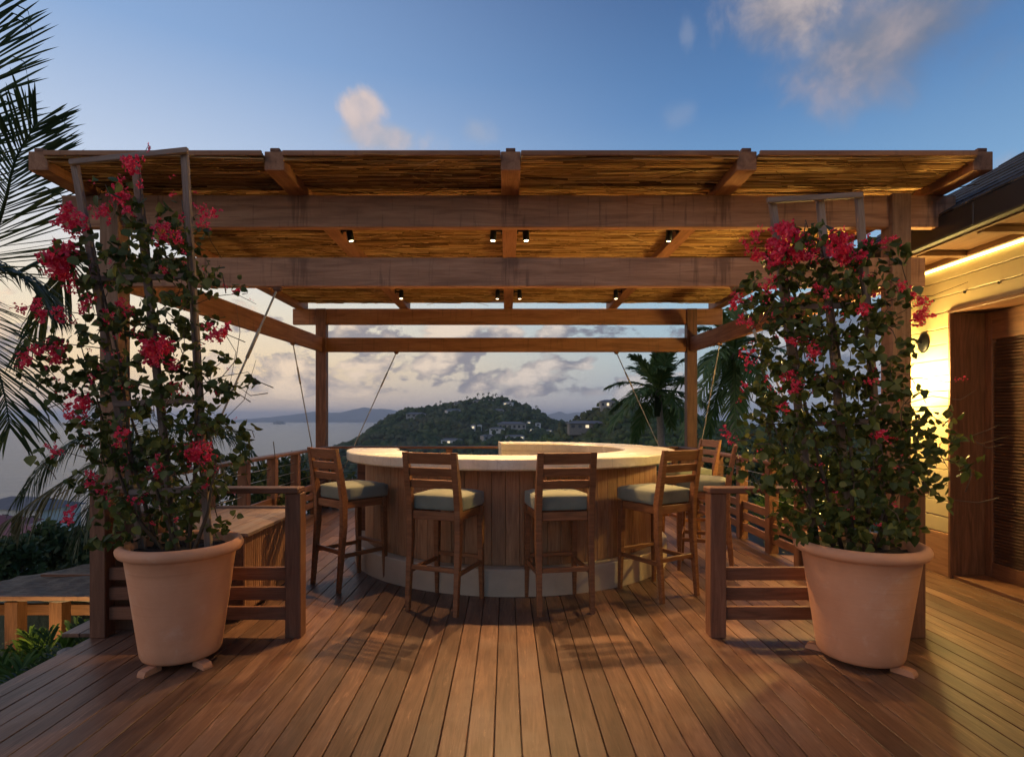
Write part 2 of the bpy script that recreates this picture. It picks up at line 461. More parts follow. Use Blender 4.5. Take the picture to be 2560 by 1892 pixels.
def ground():
    xs = np.concatenate([-np.geomspace(700, 12, 34), np.linspace(-11, 12, 47), np.geomspace(13, 700, 34)])
    ys = np.concatenate([-np.geomspace(300, 10, 14), np.linspace(-9, 16, 50), np.geomspace(17, 1300, 40)])
    V = np.array([(x, y, gz(x, y)) for y in ys for x in xs]); nx = len(xs)
    Fc = [(j * nx + i, j * nx + i + 1, (j + 1) * nx + i + 1, (j + 1) * nx + i) for j in range(len(ys) - 1) for i in range(nx - 1)]
    m, t, b, o = new_mat('ground_earth')
    tc = t.new('ShaderNodeTexCoord').outputs['Object']
    n = t.noise(tc, .5, 8, .65); n2 = t.noise(tc, 6, 6, .6)
    c = t.mix(t.ss(n, .42, .6), t.ramp(n2, [(.3, (.035, .045, .018)), (.7, (.06, .07, .03))]), t.ramp(n2, [(.3, (.10, .075, .05)), (.7, (.2, .16, .11))]))
    t.put(b.inputs['Base Color'], c); b.inputs['Roughness'].default_value = .95
    bp = t.new('ShaderNodeBump'); bp.inputs['Strength'].default_value = .7; bp.inputs['Distance'].default_value = .1
    t.put(bp.inputs['Height'], n2); t.l.new(bp.outputs[0], b.inputs['Normal'])
    tag(link('ground', arr_mesh('ground', V, Fc, True), m), kind='structure')
ground()

def sea():
    m, t, b, o = new_mat('sea_water')
    tc = t.new('ShaderNodeTexCoord').outputs['Object']
    n = t.noise(t.vm('MULTIPLY', tc, (.02, .05, 1)), 1.0, 8, .62)
    n2 = t.noise(t.vm('MULTIPLY', tc, (.002, .006, 1)), 1.0, 5, .6)
    t.put(b.inputs['Base Color'], t.ramp(n2, [(.35, (.035, .05, .075)), (.7, (.05, .065, .09))]))
    b.inputs['Roughness'].default_value = .28
    b.inputs['IOR'].default_value = 1.33
    bp = t.new('ShaderNodeBump'); bp.inputs['Strength'].default_value = .5; bp.inputs['Distance'].default_value = 6.0
    t.put(bp.inputs['Height'], n); t.l.new(bp.outputs[0], b.inputs['Normal'])
    S = 24000
    V = [(-S, -2000, SEA), (S, -2000, SEA), (S, S, SEA), (-S, S, SEA)]
    tag(link('sea', arr_mesh('sea', V, [(0, 1, 2, 3)]), m), kind='structure')
sea()

def interp(pts, x):
    if x <= pts[0][0]: return pts[0][1] + (pts[0][0] - x) * 0.6
    for (a, b), (c, d) in zip(pts, pts[1:]):
        if x <= c: return b + (d - b) * (x - a) / (c - a)
    return pts[-1][1] + (x - pts[-1][0]) * 0.5

def hill_fn(profile, Y0, depth, amp):
    def h(x, y):
        px = CX + F * x / Y0
        ridge = EYE - (interp(profile, px) - CY) / F * Y0
        s = (y - Y0) / depth
        top = max(ridge - (SEA - 8), 0)
        k = max(0.0, 1 - abs(s)) ** (1.15 if s < 0 else 1.4)
        z = SEA - 8 + top * k
        v = Vector((x * .011, y * .011, Y0 * .01))
        z += amp * (mnoise.fractal(v, 1.0, 2.0, 4) * (1 - k) ** .5 * 1.0 + mnoise.noise(v * 4) * .16) * min(1, top / 30)
        return z
    return h

main_prof = [(820, 1140), (860, 1117), (910, 1091), (960, 1054), (1000, 1032), (1025, 1028), (1060, 1025), (1100, 1018), (1150, 1009), (1200, 998),
             (1235, 995), (1262, 999), (1300, 1010), (1330, 1024), (1355, 1038), (1385, 1054), (1430, 1066), (1500, 1085), (1600, 1110)]
right_prof = [(1330, 1118), (1400, 1068), (1440, 1050), (1480, 1027), (1505, 1012), (1540, 1006), (1580, 1005), (1630, 1014), (1700, 1030), (1780, 1056), (1860, 1070), (2000, 1078), (2300, 1085)]
far_prof = [(600, 1052), (640, 1046), (690, 1041), (740, 1035), (790, 1027), (820, 1030), (850, 1031), (880, 1024), (912, 1016), (930, 1021), (960, 1020), (1000, 1027), (1080, 1038), (1200, 1046),
            (1330, 1044), (1370, 1036), (1398, 1027), (1418, 1034), (1440, 1029), (1465, 1031), (1500, 1046), (1560, 1056)]
hill_main = hill_fn(main_prof, 950.0, 420.0, 16)
hill_right = hill_fn(right_prof, 480.0, 230.0, 8)
hill_far = hill_fn(far_prof, 10000.0, 1800.0, 36)

def forest_mat(name, c0, c1, c2):
    m, t, b, o = new_mat(name)
    rp = t.new('ShaderNodeNewGeometry').outputs['Random Per Island']
    tc = t.new('ShaderNodeTexCoord').outputs['Object']
    n = t.noise(tc, .09, 6, .7); pch = t.noise(tc, .012, 4, .6)
    c = t.ramp(t.m('ADD', t.m('MULTIPLY', rp, .5), t.m('MULTIPLY', n, .5)), [(.2, c0), (.5, c1), (.8, c2)])
    c = t.mix(t.m('MULTIPLY', t.ss(pch, .48, .66), .6), c, (.11, .10, .06))
    t.put(b.inputs['Base Color'], c); b.inputs['Roughness'].default_value = .95; b.inputs['Specular IOR Level'].default_value = .1
    bp = t.new('ShaderNodeBump'); bp.inputs['Strength'].default_value = 1; bp.inputs['Distance'].default_value = 3
    t.put(bp.inputs['Height'], n); t.l.new(bp.outputs[0], b.inputs['Normal'])
    return m
M['forest'] = forest_mat('forest_canopy', (.016, .032, .011), (.042, .070, .022), (.10, .125, .045))
M['forest_near'] = forest_mat('forest_canopy_near', (.024, .042, .010), (.055, .088, .02), (.12, .145, .038))
M['farhill'] = plain('far_hill_scrub', (.14, .14, .12), .95, 0, .25, .002)

def hill_mesh(name, h, x0, x1, y0, y1, nx, ny, mat):
    xs = np.linspace(x0, x1, nx); ys = np.linspace(y0, y1, ny)
    V = np.array([(x, y, h(x, y)) for y in ys for x in xs])
    Fc = [(j * nx + i, j * nx + i + 1, (j + 1) * nx + i + 1, (j + 1) * nx + i) for j in range(ny - 1) for i in range(nx - 1)]
    return tag(link(name, arr_mesh(name, V, Fc, True), mat), kind='structure')
hill_mesh('hill', hill_main, -420, 420, 530, 1370, 110, 70, M['forest'])
hill_mesh('hill', hill_right, 0, 420, 250, 710, 80, 60, M['forest_near'])
hill_mesh('far_hills', hill_far, -5000, 2600, 8250, 11750, 190, 26, M['farhill'])

_ico = bmesh.new(); bmesh.ops.create_icosphere(_ico, subdivisions=1, radius=1.0)
ICO_V = np.array([v.co[:] for v in _ico.verts]); ICO_F = np.array([[v.index for v in f.verts] for f in _ico.faces]); _ico.free()
def blobs(name, pts, rad, mat, label):
    n = len(pts); k = len(ICO_V)
    pts = np.array(pts); r = rad[0] + (rad[1] - rad[0]) * rng.random(n) ** 1.6
    sc = np.stack([r, r, r * rng.uniform(.65, 1.05, n)], 1)
    V = ICO_V[None] * (1 + .38 * rng.standard_normal((n, k, 1)).clip(-1, 1)) * sc[:, None] + pts[:, None] + np.array([0, 0, .35]) * r[:, None, None]
    Fc = ICO_F[None] + (np.arange(n) * k)[:, None, None]
    o = link(name, arr_mesh(name, V.reshape(-1, 3), Fc.reshape(-1, 3)), mat)
    return tag(o, label, 'forest', kind='stuff')
pts = []
while len(pts) < 6500:
    x = random.uniform(-330, 300); y = random.uniform(600, 990)
    z = hill_main(x, y)
    if z > SEA: pts.append((x, y, z))
blobs('hill_forest', pts, (2.2, 6.0), M['forest'], 'dark wooded canopy covering the main hill across the bay')
pts = []
while len(pts) < 3600:
    x = random.uniform(10, 330); y = random.uniform(290, 500)
    z = hill_right(x, y)
    if z > SEA: pts.append((x, y, z))
blobs('hill_forest', pts, (1.4, 3.6), M['forest_near'], 'green wooded canopy covering the nearer hill behind the palms')
pts = []
while len(pts) < 2600:
    x = random.uniform(-130, 90); y = random.uniform(30, 330)
    if abs(x) > y * .95 + 20: continue
    z = gz(x, y)
    if z > SEA + 1: pts.append((x, y, z))
blobs('hillside_forest', pts, (.9, 2.4), M['forest_near'], 'dark treetops filling the slope below the terrace')

# rocky islet out at sea
bm = bmesh.new(); bmesh.ops.create_icosphere(bm, subdivisions=3, radius=1)
for v in bm.verts:
    v.co *= 1 + .45 * mnoise.noise(v.co * 2.3); v.co = Vector((v.co.x * 60, v.co.y * 40, max(v.co.z, -.2) * 28))
isl = P(697, 1060, 5850); isl.z = SEA
tag(link('islet', bm_mesh(bm, 'islet'), M['farhill'], loc=isl), 'small rocky islet rising from the sea near the horizon', 'island')

def ray_hit(h, px, py, y0, y1, n=500):
    for i in range(n):
        Y = y0 + (y1 - y0) * i / n
        p = P(px, py, Y)
        if h(p.x, p.y) >= p.z: return p
    return None

M['wall_white'] = plain('white_render', (.62, .60, .56), .8, 0, .08, .5)
M['wall_dim'] = plain('sand_render', (.20, .175, .145), .85, 0, .14, .6)
M['wall_grey'] = plain('stone_render', (.34, .31, .27), .85, 0, .12, .6)
M['tile_red'] = plain('red_roof_tiles', (.20, .055, .06), .8, 0, .18, 1.5, .4)
M['tile_grey'] = plain('grey_roof_shingle', (.16, .15, .15), .85, 0, .15, 1.2, .3)
M['window_dark'] = plain('dark_window_glass', (.03, .035, .045), .12, 0, .1, 1)
m_, t_, b_, o_ = new_mat('lit_window')
b_.inputs['Base Color'].default_value = (.8, .6, .35, 1); b_.inputs['Emission Color'].default_value = (1, .8, .5, 1); b_.inputs['Emission Strength'].default_value = .9
M['window_lit'] = m_

def villa(p, w, dpt, h, rz, wallm, roofm, label, group, nwin=3, hip=True, lit=None, sink=1.5):
    t = empty('villa', (p.x, p.y, p.z), rz); tag(t, label, 'house', group)
    block('wall', -w / 2, w / 2, -dpt / 2, dpt / 2, -sink, h, wallm, t, bev=0)
    bm = bmesh.new(); e = w * .04 + .2; rh = min(w, dpt) * .22
    q = [bm.verts.new(c) for c in ((-w / 2 - e, -dpt / 2 - e, h), (w / 2 + e, -dpt / 2 - e, h), (w / 2 + e, dpt / 2 + e, h), (-w / 2 - e, dpt / 2 + e, h))]
    k = (w - dpt) / 2 if hip else w / 2 + e
    k = max(k, .2)
    a = bm.verts.new((-k, 0, h + rh)); b = bm.verts.new((k, 0, h + rh))
    for f in ((q[0], q[1], b, a), (q[1], q[2], b), (q[2], q[3], a, b), (q[3], q[0], a), (q[3], q[2], q[1], q[0])): bm.faces.new(f)
    link('roof', bm_mesh(bm, 'roof'), roofm, t)
    for i in range(nwin):
        x = -w / 2 + w * (i + .5) / nwin; ww = w / nwin * .55
        mt = M['window_lit'] if lit == i else M['window_dark']
        fr = link('window', box_mesh(ww, .22, h * .52, wallm, 0), None, t, M=Matrix.Translation((x, -dpt / 2 - .01, h * .54)))
        link('pane', box_mesh(ww * .86, .06, h * .45, mt, 0), None, fr, M=Matrix.Translation((0, -.11, 0)))
    return t
G_H = 'houses on the hill across the bay'
for (px, py, w, dp, hh, rz, wm, rm, nw, lab, lit) in [
    (1040, 1043, 30, 12, 5, .2, 'wall_grey', 'tile_grey', 4, 'low grey villa high on the left shoulder of the hill', None),
    (1134, 1035, 26, 10, 6, .5, 'wall_white', 'tile_grey', 4, 'long pale villa slanting down the upper left slope of the hill', None),
    (1145, 1013, 13, 8, 4, 0, 'wall_grey', 'tile_grey', 2, 'small dim villa just under the ridge palms', None),
    (1193, 1008, 14, 8, 4, 0, 'wall_grey', 'tile_grey', 2, 'low villa under the palm row at the crest', None),
    (1271, 1014, 16, 9, 5, -.2, 'wall_white', 'tile_grey', 2, 'white villa just right of the hill summit', 0),
    (1242, 1031, 22, 8, 4, 0, 'wall_grey', 'tile_grey', 3, 'dim grey villa below the hill summit', None),
    (1279, 1074, 38, 14, 8, .1, 'wall_grey', 'tile_grey', 6, 'big terraced grey building in the middle of the hill foot', None),
    (1243, 1079, 20, 8, 4, 0, 'wall_white', 'tile_grey', 3, 'low white annexe left of the big terraced building', None),
    (1183, 1074, 6, 6, 6, 0, 'wall_white', 'tile_grey', 1, 'tiny white house, left one of a pair mid slope', 0),
    (1199, 1075, 6, 6, 7, 0, 'wall_white', 'tile_grey', 1, 'tiny tall white house, right one of a pair mid slope', None),
    (1219, 1085, 7, 6, 5, 0, 'wall_white', 'tile_grey', 1, 'tiny white house below the pair mid slope', 0),
    (1129, 1111, 26, 9, 6, 0, 'wall_white', 'tile_grey', 4, 'bright white villa at the hill foot behind the bar counter', 1),
    (1218, 1101, 16, 9, 6, .6, 'wall_grey', 'tile_grey', 2, 'grey slanted house at the hill foot', None),
    (1287, 1098, 24, 8, 4, 0, 'wall_white', 'tile_grey', 4, 'long low pale house above the bar counter end', 3),
    (1322, 1062, 6, 5, 5, 0, 'wall_white', 'tile_grey', 1, 'tiny white house highest in the saddle cluster', 0),
    (1345, 1066, 8, 5, 5, 0, 'wall_white', 'tile_grey', 1, 'tiny white house at the right of the saddle cluster', None),
    (1328, 1079, 6, 5, 4, 0, 'wall_white', 'tile_grey', 1, 'tiny lit house at the left of the saddle cluster', 0),
    (1337, 1087, 6, 5, 4, 0, 'wall_white', 'tile_grey', 1, 'tiny lit house lowest in the saddle cluster', 0),
    (1373, 1082, 8, 5, 4, 0, 'wall_white', 'tile_grey', 1, 'small house right of the saddle cluster by the hill road', 0)]:
    p = ray_hit(hill_main, px, py, 540, 1000) or P(px, py, 940)
    villa(p, w, dp, hh, rz, M[wm], M[rm], lab, G_H, nw, lit=lit, sink=6)
p = ray_hit(hill_right, 1465, 1074, 260, 500) or P(1465, 1074, 430)
villa(p, 28, 9, 5.0, .08, M['wall_dim'], M['tile_grey'], 'wide sand-coloured villa with hipped roof on the nearer hill', 'houses on the nearer hill', 5, lit=2, sink=4)
p = ray_hit(hill_right, 1518, 1019, 260, 500) or P(1518, 1019, 470)
villa(p, 12, 7, 5, 0, M['wall_grey'], M['tile_grey'], 'house with one lit window on top of the nearer hill', 'houses on the nearer hill', 3, lit=1, sink=3)
# red roofed houses on the slope below the terrace
G_L = 'houses on the slope below the terrace'
villa(P(55, 1412, 58), 11, 5, 3.0, -.55, M['wall_white'], M['tile_red'], 'white house with long dark red roof below the terrace', G_L, 4, sink=4)
villa(P(-20, 1368, 66), 7, 5, 2.6, .3, M['wall_white'], M['tile_red'], 'red roofed house cut by the left picture edge', G_L, 2, sink=4)
villa(P(70, 1318, 84), 12, 6, 3.2, -.2, M['wall_white'], M['tile_grey'], 'pale two bay villa with brown roof under the palm fronds', G_L, 5, lit=None, sink=5)

# ------------------------------------------------------------------ palms
def frond_mesh(pts, leaf_len, n, width, droop, rach_r, spread=55, two=True, jit=.25, tipfrac=.35, kink=.0):
    """pts: control points of the midrib (Bezier-like Catmull), leaflets on both sides"""
    pts = [Vector(p) for p in pts]
    def cat(t):
        s = t * (len(pts) - 1); i = min(int(s), len(pts) - 2); u = s - i
        p0 = pts[max(i - 1, 0)]; p1 = pts[i]; p2 = pts[i + 1]; p3 = pts[min(i + 2, len(pts) - 1)]
        return .5 * ((2 * p1) + (p2 - p0) * u + (2 * p0 - 5 * p1 + 4 * p2 - p3) * u * u + (3 * p1 - p0 - 3 * p2 + p3) * u ** 3)
    bm = bmesh.new()
    ns = 12
    tube_bm(bm, [cat(i / ns) for i in range(ns + 1)], [rach_r * (1 - .85 * i / ns) for i in range(ns + 1)], 4)
    for i in range(n):
        t = .1 + .9 * (i + random.uniform(-.2, .2)) / n
        t = min(max(t, .02), .995)
        p = cat(t); tg = (cat(min(t + .02, 1)) - cat(max(t - .02, 0))).normalized()
        side = tg.cross(Vector((0, 0, 1)))
        if side.length < .05: side = Vector((1, 0, 0))
        side.normalize(); up = side.cross(tg).normalized()
        prof = math.sin(math.pi * (.12 + .86 * t)) ** .6 if t < .9 else math.sin(math.pi * (.12 + .86 * t)) ** .6 + .12
        L = leaf_len * max(prof, tipfrac)
        for sgn in (-1, 1):
            a = R(spread - 28 * t + random.uniform(-8, 8))
            dr = (tg * math.cos(a) + side * sgn * math.sin(a) + up * random.uniform(-.05, .25)).normalized()
            L2 = L * random.uniform(1 - jit, 1.05)
            dn = Vector((0, 0, -1))
            q0 = p; q1 = p + dr * L2 * .5 + dn * droop * L2 * .12; q2 = p + dr * L2 * .8 + dn * droop * L2 * .34
            q3 = p + dr * L2 * (.98) + dn * droop * L2 * (.62)
            if random.random() < kink:
                q2 = q1 + dr * L2 * .2 + dn * L2 * .18; q3 = q1 + dr * L2 * .26 + dn * L2 * .45
            wv = dr.cross(up).normalized() * width
            fold = up * width * .6
            wv = wv.normalized() * width * .5 + fold * random.uniform(-.4, .4)
            va = [bm.verts.new(q0 - wv * .5), bm.verts.new(q0 + wv * .5), bm.verts.new(q1 + wv), bm.verts.new(q1 - wv),
                  bm.verts.new(q2 + wv * .75), bm.verts.new(q2 - wv * .75), bm.verts.new(q3)]
            bm.faces.new((va[0], va[1], va[2], va[3])); bm.faces.new((va[3], va[2], va[4], va[5])); bm.faces.new((va[5], va[4], va[6]))
    return bm_mesh(bm, 'frond')

def arc(c, az, elev, L, sag, n=5):
    """midrib leaving c at azimuth az and elevation elev, bending down"""
    d = Vector((math.cos(az) * math.cos(elev), math.sin(az) * math.cos(elev), math.sin(elev)))
    h = Vector((math.cos(az), math.sin(az), 0))
    return [c + d * L * t * (1 - .25 * t * sag) + h * 0 + Vector((0, 0, -1)) * sag * L * .75 * t * t for t in [i / (n - 1) for i in range(n)]]

def palm(name, base, crown, n, L, sag, leaf, nl, width, mat, label, group=None, r0=.14, r1=.10, shaft=None, elevs=(75, -25), azs=None, rot=0, droop=.8):
    t = empty(name, base); tag(t, label, 'palm tree', group)
    b = Vector(base); c = Vector(crown) - b
    ns = 9
    pl = [Vector((c.x * (i / ns) ** 1.4, c.y * (i / ns) ** 1.4, c.z * i / ns)) for i in range(ns + 1)]
    tr = tube('trunk', pl, [r0 + (r1 - r0) * i / ns for i in range(ns + 1)], M['trunk'], t, 10)
    if shaft:
        tube('crownshaft', [c - Vector((0, 0, shaft)), c - Vector((0, 0, shaft * .5)), c], [r1 * 1.15, r1 * 1.3, r1 * .6], M['palm'], t, 10)
    for i in range(n):
        az = rot + i * 2.39996 + random.uniform(-.15, .15)
        u = i / max(n - 1, 1)
        ev = R(elevs[0] + (elevs[1] - elevs[0]) * u + random.uniform(-6, 6))
        me = frond_mesh(arc(c, az, ev, L * random.uniform(.88, 1.08), sag * (0.65 + .5 * u)), leaf, nl, width, droop, .02 * L, kink=.06)
        link('frond', me, mat, t)
    return t

# royal palms beyond the right rear corner
G_P = 'royal palms beyond the terrace corner'
c1 = P(1645, 975, 26); palm('palm_tree', (c1.x + .3, 26, -3.2), c1, 20, 2.9, .5, .85, 54, .075, M['palm_royal'],
     'full royal palm seen between the rear post and the hills', G_P, .2, .14, 1.2, (86, -30), droop=.5, rot=.3)
c2 = P(1835, 880, 21); palm('palm_tree', (c2.x, 21, -2.5), c2, 18, 3.0, .65, .8, 54, .065, M['palm_royal'],
     'tall royal palm with drooping fronds right of the rear post', G_P, .17, .12, 1.0, (74, -55), droop=.6, rot=1.2)
# tiny palms along the crest
for (px, py, s, lab) in [(1090, 1022, .8, 'tiny palm silhouette, lowest on the left ridge line'), (1101, 1015, 1, 'tiny palm silhouette second up the left ridge line'),
    (1168, 1002, 1, 'lone tiny palm silhouette before the crest row'), (1195, 998, 1.25, 'bushiest tiny palm silhouette on the crest'),
    (1208, 996, 1, 'tiny palm silhouette right beside the bushiest one'), (1222, 994, 1.1, 'tiny palm silhouette in the middle of the crest row'),
    (1233, 995, .9, 'short tiny palm silhouette near the summit'), (1240, 993, 1.15, 'tiny palm silhouette nearest the summit'), (1341, 1030, 1.2, 'lone tiny palm silhouette on the right slope of the hill')]:
    b = P(px, py + 4, 955); b.z = hill_main(b.x, 955) + 1
    palm('palm_tree', b, b + Vector((0, 0, 9.5 * s)), 8, 3.6 * s, .8, 1.2 * s, 6, .55, M['palm'], lab, 'palms on the hill crest', .35, .25, None, (60, -20))

# coconut palm whose fronds hang in at the left edge
def left_palm():
    base = Vector((-5.35, 5.0, -1.0)); c = Vector((-5.1, 4.9, 2.95))
    t = empty('palm_tree', base); tag(t, 'big coconut palm whose dark fronds hang in beside the pergola', 'palm tree')
    tube('trunk', [Vector((0, 0, 0)), Vector((.05, 0, 1.5)), Vector((.2, -.05, 3.0)), c - base], [.2, .15, .13, .12], M['trunk'], t, 10)
    def fr(px_pts, leaf, n, width=.026, droop=.25, spread=62, kink=.25, r=.022, mat='palm'):
        pts = [P(x, y, Y) - base for (x, y, Y) in px_pts]
        link('frond', frond_mesh(pts, leaf, n, width, droop, r, spread, jit=.2, kink=kink), M[mat], t)
    fr([(-250, 640, 4.9), (-120, 430, 4.8), (-60, 220, 4.7), (-30, 20, 4.6), (-10, -180, 4.6)], .78, 84, .017, .06, 52, .12)
    fr([(-230, 700, 4.9), (-60, 660, 4.6), (5, 530, 4.4), (38, 400, 4.3), (95, 305, 4.25)], .74, 78, .018, .0, 60, .08)
    fr([(-240, 720, 4.9), (-120, 740, 4.7), (-40, 840, 4.5), (5, 960, 4.4), (25, 1070, 4.35)], .66, 60, .017, .45, 58, .1)
    fr([(-230, 700, 4.9), (-60, 660, 5.0), (60, 690, 5.1), (130, 770, 5.15), (150, 880, 5.2)][:4], .5, 52, .024, .9, 50, .1)
    fr([(-250, 690, 4.9), (-330, 500, 5.2), (-420, 350, 5.4), (-520, 300, 5.6)], .7, 50, .026, .4, 60, .1)
    fr([(-250, 690, 4.9), (-300, 620, 5.6), (-300, 560, 6.4), (-260, 560, 7.0)], .7, 50, .026, .6, 60, .1)
    fr([(30, 690, 5.6), (130, 640, 5.9), (170, 650, 6.0), (120, 760, 6.1), (50, 880, 6.1)], .5, 60, .024, 1.0, 45, .05)
left_palm()
# palm below the terrace, crown level with the rail, behind the left pot
def low_palm():
    c = P(330, 1130, 8.2); base = Vector((c.x - .2, 8.4, -2.2))
    t = empty('palm_tree', base); tag(t, 'low palm with pale arching fronds behind the left terracotta pot', 'palm tree')
    tube('trunk', [Vector((0, 0, 0)), Vector((.05, 0, 1.6)), c - base], [.17, .13, .12], M['trunk'], t, 10)
    def fr(pp, leaf, n, mat, droop, w=.02):
        link('frond', frond_mesh([P(*q) - base for q in pp], leaf, n, w, droop, .02, 60, jit=.2, kink=.05), M[mat], t)
    fr([(330, 1130, 8.2), (240, 1085, 8.0), (140, 1130, 7.8), (50, 1240, 7.7)], .62, 62, 'palm', 1.3)
    fr([(330, 1130, 8.2), (270, 1140, 7.7), (180, 1190, 7.4), (70, 1262, 7.2), (30, 1300, 7.2)], .55, 70, 'palm_dry', 1.5)
    fr([(330, 1130, 8.2), (400, 1070, 8.2), (500, 1065, 8.3), (590, 1095, 8.4), (650, 1150, 8.4)], .5, 62, 'palm', 1.2)
    fr([(330, 1130, 8.2), (420, 1110, 7.9), (500, 1110, 7.8), (560, 1150, 7.7)], .5, 56, 'palm_dry', 1.5)
    fr([(330, 1130, 8.2), (330, 1040, 8.6), (300, 1000, 9.2), (240, 1010, 9.6)], .6, 50, 'palm', 1.0)
    fr([(330, 1130, 8.2), (420, 1080, 9), (520, 1060, 9.8), (600, 1080, 10.4)], .6, 50, 'palm', 1.1)
    fr([(330, 1130, 8.2), (270, 1180, 7.6), (230, 1250, 7.4), (200, 1340, 7.3)], .55, 50, 'palm', 1.2)
    fr([(330, 1130, 8.2), (390, 1170, 7.8), (430, 1240, 7.6), (450, 1330, 7.6)], .5, 44, 'palm', 1.2)
low_palm()

# ------------------------------------------------------------------ leafy shrubs and trees
def rot_mats(n, tilt=1.0):
    q = rng.standard_normal((n, 4)); q /= np.linalg.norm(q, axis=1)[:, None]
    w, x, y, z = q.T
    return np.stack([np.stack([1 - 2 * (y * y + z * z), 2 * (x * y - z * w), 2 * (x * z + y * w)], 1),
                     np.stack([2 * (x * y + z * w), 1 - 2 * (x * x + z * z), 2 * (y * z - x * w)], 1),
                     np.stack([2 * (x * z - y * w), 2 * (y * z + x * w), 1 - 2 * (x * x + y * y)], 1)], 1)
LEAF_V = np.array([(0, 0, 0), (-.30, .06, .09), (-.46, .34, .14), (-.27, .72, .08), (0, 1, -.06), (.27, .72, .08), (.46, .34, .14), (.30, .06, .09)], dtype=float)
LEAF_F = np.array([(0, 4, 3, 2, 1), (0, 7, 6, 5, 4)])
def leaf_cloud(name, centers, size, mat, parent=None, slim=1.0):
    n = len(centers); Rm = rot_mats(n)
    s = size[0] + (size[1] - size[0]) * rng.random(n)
    base = LEAF_V * np.array([slim, 1, 1])
    V = np.einsum('nij,kj->nki', Rm, base) * s[:, None, None] + np.asarray(centers)[:, None]
    Fc = LEAF_F[None] + (np.arange(n) * 8)[:, None, None]
    return link(name, arr_mesh(name, V.reshape(-1, 3), Fc.reshape(-1, 5)), mat, parent)

def shrub(base, size, n, leaf, label, group=None, mat='shrub', name='shrub', cat='shrub', clumps=9):
    t = empty(name, base); tag(t, label, cat, group)
    sx, sy, sz = size
    cs = []
    stems = bmesh.new()
    for k in range(clumps):
        a = random.uniform(0, 6.28); rr = math.sqrt(random.random()) * .75
        c = np.array([math.cos(a) * rr * sx, math.sin(a) * rr * sy, sz * random.uniform(.35, .82)])
        m = max(8, n // clumps)
        d = rng.standard_normal((m, 3)); d /= np.linalg.norm(d, axis=1)[:, None]
        rad = rng.random(m) ** .45
        cs.append(c + d * rad[:, None] * np.array([sx * .42, sy * .42, sz * .26]) * random.uniform(.7, 1.15))
        tube_bm(stems, [(0, 0, 0), tuple(c * np.array([.4, .4, .5]) + rng.normal(0, .03, 3)), tuple(c)], [.03 * sz, .02 * sz, .006 * sz], 5)
    link('stem', bm_mesh(stems, 'stem'), M['bark'], t)
    leaf_cloud('foliage', np.concatenate(cs), leaf, M[mat], t, .75)
    return t
G_S = 'shrubs outside the terrace railing'
for (px, py, Y, sx, sz, n, lab) in [
    (560, 1270, 7.0, .8, 1.1, 1500, 'dark shrub right outside the left railing by the low palm'),
    (640, 1215, 8.4, .9, 1.2, 1500, 'dark shrub outside the left railing between two posts'),
    (730, 1190, 10.2, 1.1, 1.3, 1500, 'round dark shrub whose top peeks over the left rail end'),
    (900, 1230, 10.6, 1.2, 1.0, 1000, 'low shrub behind the rear railing left of the bar'),
    (1150, 1230, 10.8, 1.2, 1.0, 1000, 'low shrub behind the rear railing behind the bar'),
    (1450, 1210, 11.0, 1.4, 1.2, 1200, 'dark shrub behind the rear railing below the hills'),
    (1660, 1190, 11.5, 1.3, 1.5, 1500, 'dark shrub behind the right rear post'),
    (1800, 1180, 11.0, 1.1, 1.6, 1600, 'leafy shrub behind the two far bar stools'),
    (1960, 1190, 10.0, 1.0, 1.7, 1600, 'shrub outside the right railing beside the right bougainvillea'),
    (2110, 1250, 8.6, .9, 1.6, 1500, 'shrub at the house corner behind the right bougainvillea')]:
    b = P(px, py, Y); top = b.z; b.z = gz(b.x, b.y) - .1
    shrub(b, (sx, sx, max(top - b.z + .35, sz)), n, (.05, .11), lab, G_S)
G_T = 'trees on the slope below the terrace'
for (px, py, Y, sx, sz, n, lab) in [
    (185, 1345, 22, 1.5, 3.0, 3500, 'round bushy tree right above the thatched hut roof'),
    (20, 1440, 19, 1.0, 2.6, 2000, 'dark tree at the left edge beyond the thatched hut'),
    (260, 1335, 30, 2.2, 3.4, 2600, 'dark tree behind the left railing post'),
    (165, 1390, 48, 1.8, 3.6, 2000, 'dark tree just right of the red roofed house'),
    (215, 1310, 62, 3.0, 4.0, 2000, 'tree beside the brown roofed villa below the palm'),
    (-10, 1425, 30, 1.6, 3.0, 1500, 'dark tree at the picture edge under the red roofs')]:
    b = P(px, py, Y); top = b.z; b.z = gz(b.x, b.y) - .2; sz = max(top - b.z, sz)
    shrub(b, (sx, sx, sz), n, (.16, .34) if Y < 35 else (.4, .8), lab, G_T, name='tree', cat='tree', clumps=16)

# areca palms at the lower left corner and right garden
def areca(base, n, L, label, mat='areca', group=None, lean=(0, 0), leaf=.34, nl=26):
    t = empty('areca_palm', base); tag(t, label, 'plant', group)
    for i in range(n):
        az = i * 2.39996 + random.uniform(-.3, .3); ev = R(random.uniform(52, 84))
        st = Vector((math.cos(az), math.sin(az), 0)) * random.uniform(.02, .14)
        ptsx = arc(st, az, ev, L * random.uniform(.7, 1.05), random.uniform(.25, .5))
        ptsx = [p + Vector((lean[0], lean[1], 0)) * (k / 4) for k, p in enumerate(ptsx)]
        link('frond', frond_mesh(ptsx, leaf, nl, .02, .5, .009, 48, kink=.03), M[mat], t)
    return t
G_A = 'areca palms beside the deck'
areca(Vector((-3.5, 4.1, -1.2)), 18, 1.5, 'green areca palm in the lower left corner beside the deck edge', group=G_A)
areca(Vector((-3.95, 5.0, -1.3)), 14, 1.5, 'areca palm standing before the thatched hut eave', group=G_A)
